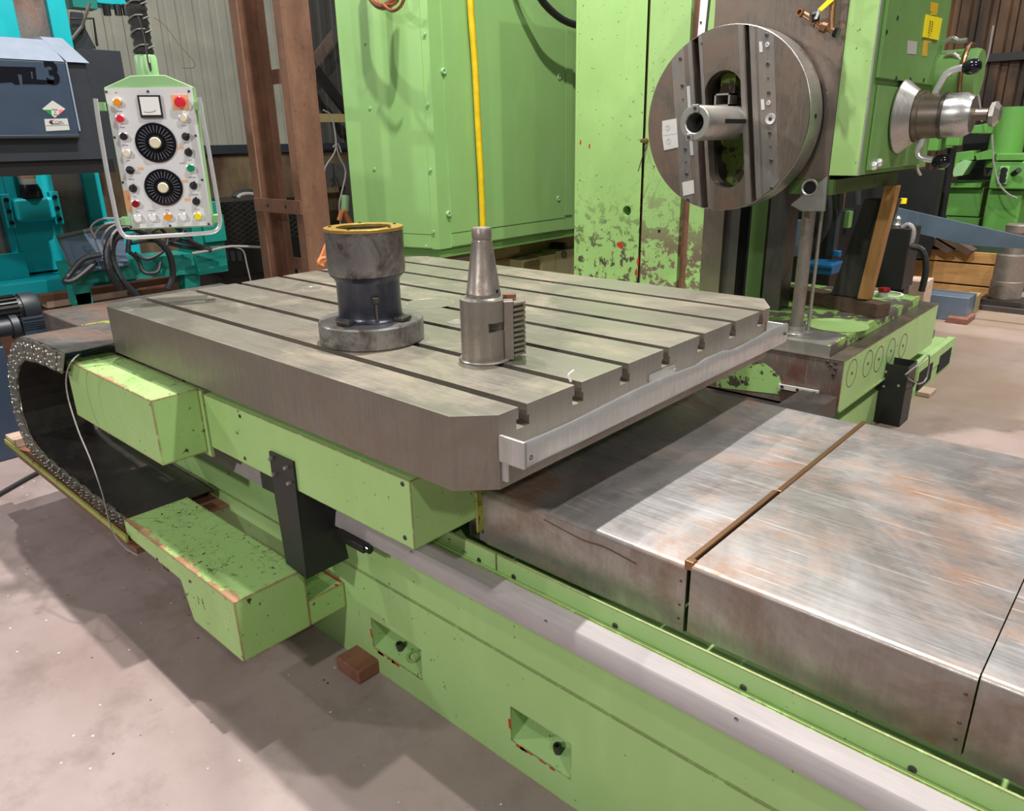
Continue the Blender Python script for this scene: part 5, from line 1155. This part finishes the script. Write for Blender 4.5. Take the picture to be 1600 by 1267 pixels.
# timbers
f0 = PZ(1222, 466, .62); f1 = PZ(1368, 498, .62)
tfm = MB(); d_ = (f1 - f0).normalized(); n_ = Vector((-d_.y, d_.x, 0)) * .12
tfm.prism([f0, f1, f1 + n_, f0 + n_], (0, 0, .085)); tag(obj('timber_beam', tfm, 'wood_dark', loc=tuple(f0), bev=.004), 'dark square timber lying on the column carriage below the props', 'timber')
def leaning(name, base, top, wv, dv, mat, label):
    m = MB(); m.prism([base, base + wv, base + wv + dv, base + dv], (top - base)); return tag(obj(name, m, mat, loc=tuple(base), bev=.004), label, 'timber prop')
b0_ = PZ(1296, 462, .705); bY = b0_.y
tp0 = PY(1349, 312, bY); leaning('timber_prop', b0_ + Vector((0, .02, .003)), tp0 + Vector((0, .02, 0)), Vector((PY(1338, 470, bY).x - b0_.x, 0, 0)), Vector((0, .15, 0)), 'wood_black', 'broad black timber prop leaning under the headstock')
b1 = PY(1338, 473, bY - .02); b1.z = .71; t1_ = PY(1382, 290, bY - .02)
leaning('timber_prop', b1, t1_, Vector((PY(1358, 473, bY).x - b1.x, 0, 0)), Vector((0, .08, 0)), 'wood_orange', 'narrow orange timber prop leaning under the headstock beside the black one')
bpz = PZ(1380, 463, .6207); nb = thing('stop_button', 'red mushroom button on a white ring on top of the carriage', 'button', tuple(bpz))
obj('button_base', MB().lathe([(0, 0), (.035, 0), (.035, .03), (0, .03)], bpz, seg=20), 'label', nb, smooth=40); obj('button_cap', MB().lathe([(0, 0), (.036, 0), (.040, .012), (.034, .026), (0, .028)], bpz + Vector((0, 0, .031)), seg=20), 'dark_red', nb, smooth=40)
obj('ring', MB().ring(.085, .10, .008, bpz + Vector((.0, .08, 0)), seg=32), 'white', nb)
# black square tube
bp_ = thing('black_post', 'black square steel tube standing on the floor beside the column bed', 'post', (-1.08, 4.6, 0))
b0_ = PZ(1388, 664, 0); x0_, y0_ = b0_.x - .09, b0_.y; Wp, Dp = .15, .17; zt_ = PY(1385, 568, y0_).z
m = MB()
for a in ((0, Wp, 0, .006), (0, Wp, Dp - .006, Dp), (0, .006, .006, Dp - .006), (Wp - .006, Wp, .006, Dp - .006)): m.box(x0_ + a[0], x0_ + a[1], y0_ + a[2], y0_ + a[3], .0, zt_)
obj('tube', m, 'black', bp_); screws('tube_screw', [(x0_ + .03, y0_, zt_ - .05), (x0_ + .03, y0_, zt_ - .14), (x0_ + .11, y0_, zt_ - .12)], (0, -1, 0), .008, .003, 'bare', bp_, False)
for pts, mt_, lab in (([(1415, 585), (1440, 565), (1452, 555), (1448, 590), (1435, 600), (1418, 590)], 'cable_light', 'pale cable looping from the black post to the column bed'), ([(1415, 588), (1426, 592), (1427, 603), (1416, 608)], 'rubber', 'short black cable loop beside the black post')):
    pts = [PX(a, b, -1.05) for a, b in pts]; tag(obj('cable_loop', MB().tube(pts, .005, 6), mt_, loc=tuple(pts[0])), lab, 'cable')
wdg = PZ(1455, 612, 0); tag(obj('wooden_wedge', MB().box(-1.16, -1.08, 5.25, 5.40, 0, .03), 'wood_pale', loc=(-1.1, 5.3, 0), bev=.004), 'small pale wooden wedge on the floor under the column bed', 'wedge')

# ================================================================ RIGHT BACKGROUND
dk = thing('dark_machine', 'dark machine parts in the shade behind the support post', 'machine', (-2.6, 7.5, 0))
obj('machine_body', rY(1205, 1300, 330, 470, 7.2, .5), 'black', dk); obj('machine_body', rY(1318, 1460, 265, 400, 8.5, .15), 'black', dk); obj('grey_housing', rY(1222, 1246, 345, 400, 7.0, .18), 'bluegrey', dk)
obj('hose_arc', MB().tube([PY(*q, 6.6) for q in ((1292, 300), (1294, 335), (1285, 365), (1265, 388), (1250, 396))], .035, 10), 'rubber', dk)
obj('hose_arc', MB().tube([PY(*q, 6.9) for q in ((1305, 300), (1312, 322), (1330, .16), (1340, 320))], .03, 10), 'rubber', dk)
obj('machine_leg', rY(1296, 1306, 310, 400, 6.9, .1), 'charcoal', dk); obj('green_panel', rY(1308, 1326, 330, 356, 7.4, .1), 'green_side', dk)
bc = thing('blue_crate', 'blue plastic crate on the floor behind the timber props', 'crate', tuple(PY(1275, 425, 6.6))); obj('crate_body', rY(1252, 1300, 412, 428, 6.6, .3), 'blue', bc, bev=.01); obj('crate_rib', rY(1256, 1300, 415, 418, 6.58, .019), 'blue', bc)
tag(obj('blue_bottle', rY(1300, 1312, 392, 402, 6.8, .06), 'blue', loc=tuple(PY(1306, 400, 6.8)), bev=.01), 'small blue container above the blue crate', 'container')
cbx = thing('black_control_box', 'black upright control box with a valve on top beyond the carriage', 'control box', (-1.8, 6.6, 0))
obj('box_body', rY(1374, 1416, 356, 452, 6.6, .3), 'black', cbx, bev=.006); obj('box_stand', MB().box(PY(1380, 440, 6.7).x, PY(1414, 440, 6.7).x, 6.7, 6.85, 0, PY(1395, 452, 6.6).z - .001), 'black', cbx); v = PY(1401, 357, 6.7); obj('valve', MB().lathe([(0, 0), (.03, 0), (.035, .03), (.022, .05), (.026, .08), (.012, .1), (0, .1)], v, seg=14), 'bare', cbx, smooth=40)
obj('hose', MB().tube([PY(*q, 6.65) for q in ((1410, 356), (1420, 351), (1427, 360), (1424, 378), (1413, 388))], .02, 8), 'cable_light', cbx); obj('hose', MB().tube([PY(*q, 6.65) for q in ((1425, 385), (1442, 392), (1447, 420), (1440, 455))], .025, 8), 'rubber', cbx)
# pale timber block and small boxes on the floor
tag(obj('timber_block', rY(1408, 1441, 438, 520, 7.2, .25), 'wood_pale', loc=tuple(PY(1425, 465, 7.2)), bev=.01), 'pale square timber block beside the black control box', 'wood block')
for (a, b, c_, d, y, mat, lab) in ((1442, 1512, 462, 500, 7.6, 'bluegrey', 'grey steel block on the floor in front of the wooden crate'), (1500, 1520, 464, 494, 7.7, 'cream_dark', 'brownish block right of the grey steel block'), (1478, 1512, 497, 506, 7.35, 'wood_red', 'flat brown plank on the floor before the grey block')):
    y = PZ((a + b) / 2, d, 0).y; tag(obj('floor_block', rY(a, b, c_, d, y, .3), mat, loc=tuple(PY(a, d, y)), bev=.006), lab, 'block')
yt = PZ(1475, 459, .02); yt.z = .02; tag(obj('yellow_pan', MB().lathe([(0, 0), (.10, 0), (.12, .05), (.11, .05), (.09, .01), (0, .01)], (yt.x, yt.y, .0), seg=24), 'hose', loc=tuple(yt)), 'shallow yellow pan beside the wooden crate', 'pan')
# crate
wc = thing('wooden_crate', 'orange-brown wooden crate of wide boards under the blue-grey plate', 'crate', tuple(PY(1490, 455, 8.8)))
x0c, x1c = PY(1412, 420, 8.8).x, PY(1585, 430, 8.8).x
zz = [PY(1480, a, 8.8).z for a in (458, 444, 441.5, 410, 407.5, 391)]
for k in range(3): obj('crate_board', MB().box(x0c, x1c, 8.8, 8.83, max(zz[2 * k], 0.01), zz[2 * k + 1]), 'wood_crate', wc, bev=.003)
for x in (x0c + .2, x0c + .85): obj('crate_batten', MB().box(x, x + .1, 8.831, 8.86, .0, zz[5] - .01), 'wood_crate', wc)
obj('crate_side', MB().box(x1c - .03, x1c, 8.831, 10.2, .02, zz[5]), 'wood_dark', wc); obj('crate_filling', MB().box(x0c + .02, x1c - .04, 8.87, 10.1, .02, zz[5] - .05), 'black', wc); obj('crate_skid', MB().box(x0c + .05, x1c - .1, 8.9, 9.0, 0, .0199), 'wood_dark', wc)
for i, (a, b, c_, d) in enumerate(((1462, 370, 1510, 398), (1440, 372, 1480, 396))):
    p, q = PY(a, b, 8.7), PY(c_, d, 8.7); tag(obj('scrap_plank', MB().prism([p, q, q + Vector((.05, 0, .04)), p + Vector((.05, 0, .04))], (0, .2, 0)), 'wood_dark', loc=tuple(p)), ('long' if i == 0 else 'short') + ' dark scrap plank lying on the crate', 'plank')
# blue-grey plate
m = MB().prism([PY(*q, 7.9) for q in ((1375, 318), (1394, 323), (1600, 370), (1680, 388), (1680, 405), (1600, 389), (1512, 383), (1440, 366), (1375, 349))], (0, .04, 0))
tag(obj('steel_plate', m, 'bluegrey', loc=tuple(PY(1500, 370, 7.9))), 'long blue-grey steel plate leaning across above the crate', 'steel plate')
# spindle column on a foot
cl = PZ(1562, 484, 0); cyl_ = thing('steel_spindle', 'stepped steel spindle standing on a square foot in front of the crate', 'spindle', (cl.x, cl.y, 0))
obj('foot_plate', MB().box(cl.x - .26, cl.x + .22, cl.y - .12, cl.y + .3, 0, .05), 'dark_steel', cyl_, bev=.004); obj('foot_top', MB().box(cl.x - .18, cl.x + .18, cl.y - .06, cl.y + .26, .051, .10), 'dark_steel', cyl_, bev=.004)
obj('spindle_body', MB().lathe([(0, 0), (.14, 0), (.145, .02), (.14, .04), (.14, .17), (.132, .175), (.132, .42), (.085, .43), (.085, .63), (.10, .635), (.105, .70), (.09, .71), (0, .71)], (cl.x, cl.y + .1, .101), seg=36), 'tool_steel', cyl_, smooth=35)
# green drilling machine
YD = 10.2
dm = thing('drilling_machine', 'bright green drilling machine with tall column and stacked cabinets in the right background', 'machine', (0.0, 10.4, 0))
g = 'green_dark'
obj('main_pedestal', rY(1537, 1592, 296, 372, YD, .6), g, dm, bev=.02); obj('gear_case', rY(1548, 1612, 252, 296, YD - .1, .7), g, dm, bev=.02)
q = PY(1572, 225, YD + .2); q2 = PY(1578, 185, YD + .2); obj('round_column', MB().cyl((q.x, q.y, q.z - .25), (q.x, q.y, q2.z + .12), .17, seg=28), g, dm, smooth=50)
obj('overarm', MB().prism([PY(*z_, YD + .1) for z_ in ((1478, 199), (1530, 195), (1577, 186), (1577, 208), (1540, 209), (1478, 208))], (0, .3, 0)), g, dm, bev=.01)
obj('collar_block', rY(1556, 1600, 240, 251, YD - .12, .5), g, dm, bev=.01)
obj('switch_plate', rY(1560, 1575, 260, 288, YD - .13, .03), 'pale_green', dm, bev=.005)
screws('switch_knob', [PY(a, b, YD - .131) for a, b in ((1569, 266), (1567.5, 274), (1566.5, 281))], (0, -1, 0), .035, .03, 'black', dm, False)
obj('crank', MB().tube([PY(1583, 272, YD - .15), PY(1592, 266, YD - .25)], .03, 8, 0), 'black', dm)
obj('cabinet', rY(1475, 1534, 292, 338, YD + .2, .5), g, dm, bev=.01); obj('cabinet_top', MB().prism([PY(*z_, YD + .1) for z_ in ((1478, 286), (1534, 286), (1532, 293), (1476, 293))], (0, .6, 0)), g, dm); obj('drawer', rY(1477, 1530, 339, 356, YD + .22, .5), g, dm, bev=.01)
obj('work_head', MB().prism([PY(*z_, YD) for z_ in ((1468, 250), (1480, 240), (1520, 235), (1522, 250), (1500, 252), (1490, 262), (1484, 270), (1466, 268))], (0, .4, 0)), g, dm, bev=.01)
obj('work_head', MB().prism([PY(*z_, YD - .05) for z_ in ((1488, 268), (1494, 256), (1506, 250), (1518, 252), (1512, 262), (1504, 274), (1490, 276))], (0, .3, 0)), 'pale_green', dm)
obj('tail_block', MB().prism([PY(*z_, YD) for z_ in ((1524, 240), (1545, 234), (1556, 240), (1552, 248), (1526, 250))], (0, .3, 0)), g, dm)
obj('dark_core', rY(1500, 1560, 210, 300, YD + .7, .3), 'black', dm); obj('chuck_block', rY(1537, 1556, 262, 275, YD + .3, .3), 'brush_dark', dm)
obj('side_panel', rY(1450, 1463, 300, 338, YD, .2), g, dm); obj('base_plinth', rY(1470, 1620, 372, 420, YD + .1, .6), 'black', dm)
d2 = thing('green_guard_panels', 'bright green sheet panels just behind the lower lever of the handwheel', 'guard', tuple(PY(1470, 210, 9)))
obj('panel', rY(1482, 1503, 160, 228, 8.6, .15), g, d2, bev=.01); obj('panel', rY(1445, 1466, 208, 236, 8.5, .3), g, d2, bev=.01); obj('panel', rY(1467, 1484, 190, 232, 8.8, .2), 'green_side', d2, bev=.01)
sp = thing('support_stalk', 'thin dark stalk carrying the green guard panels', 'stand', tuple(PY(1475, 300, 8.9))); obj('stalk', MB().cyl((PY(1475, 300, 8.9).x, 8.95, 0), (PY(1475, 300, 8.9).x, 8.95, PY(1475, 232, 8.9).z), .04), 'black', sp)
yc = PY(1411, 318, 8.2); tag(obj('yellow_bottle', MB().cyl(yc, yc + Vector((0, 0, .05)), .03, seg=16), 'yellow', loc=tuple(yc)), 'small yellow bottle top in the dark gap behind the timber props', 'bottle')
for pts, lab in (([(1550, 210), (1552, 250), (1560, 285), (1575, 303), (1590, 310)], 'thin wire trailing over the front of the drilling machine'), ([(1552, 40), (1543, 90), (1528, 130), (1532, 170), (1534, 190)], 'thin wire hanging before the brown corrugated wall')):
    pts = [PY(a, b, 9.9) for a, b in pts]; tag(obj('loose_wire', MB().tube(pts, .010, 5), 'cable_light', loc=tuple(pts[0])), lab, 'wire')
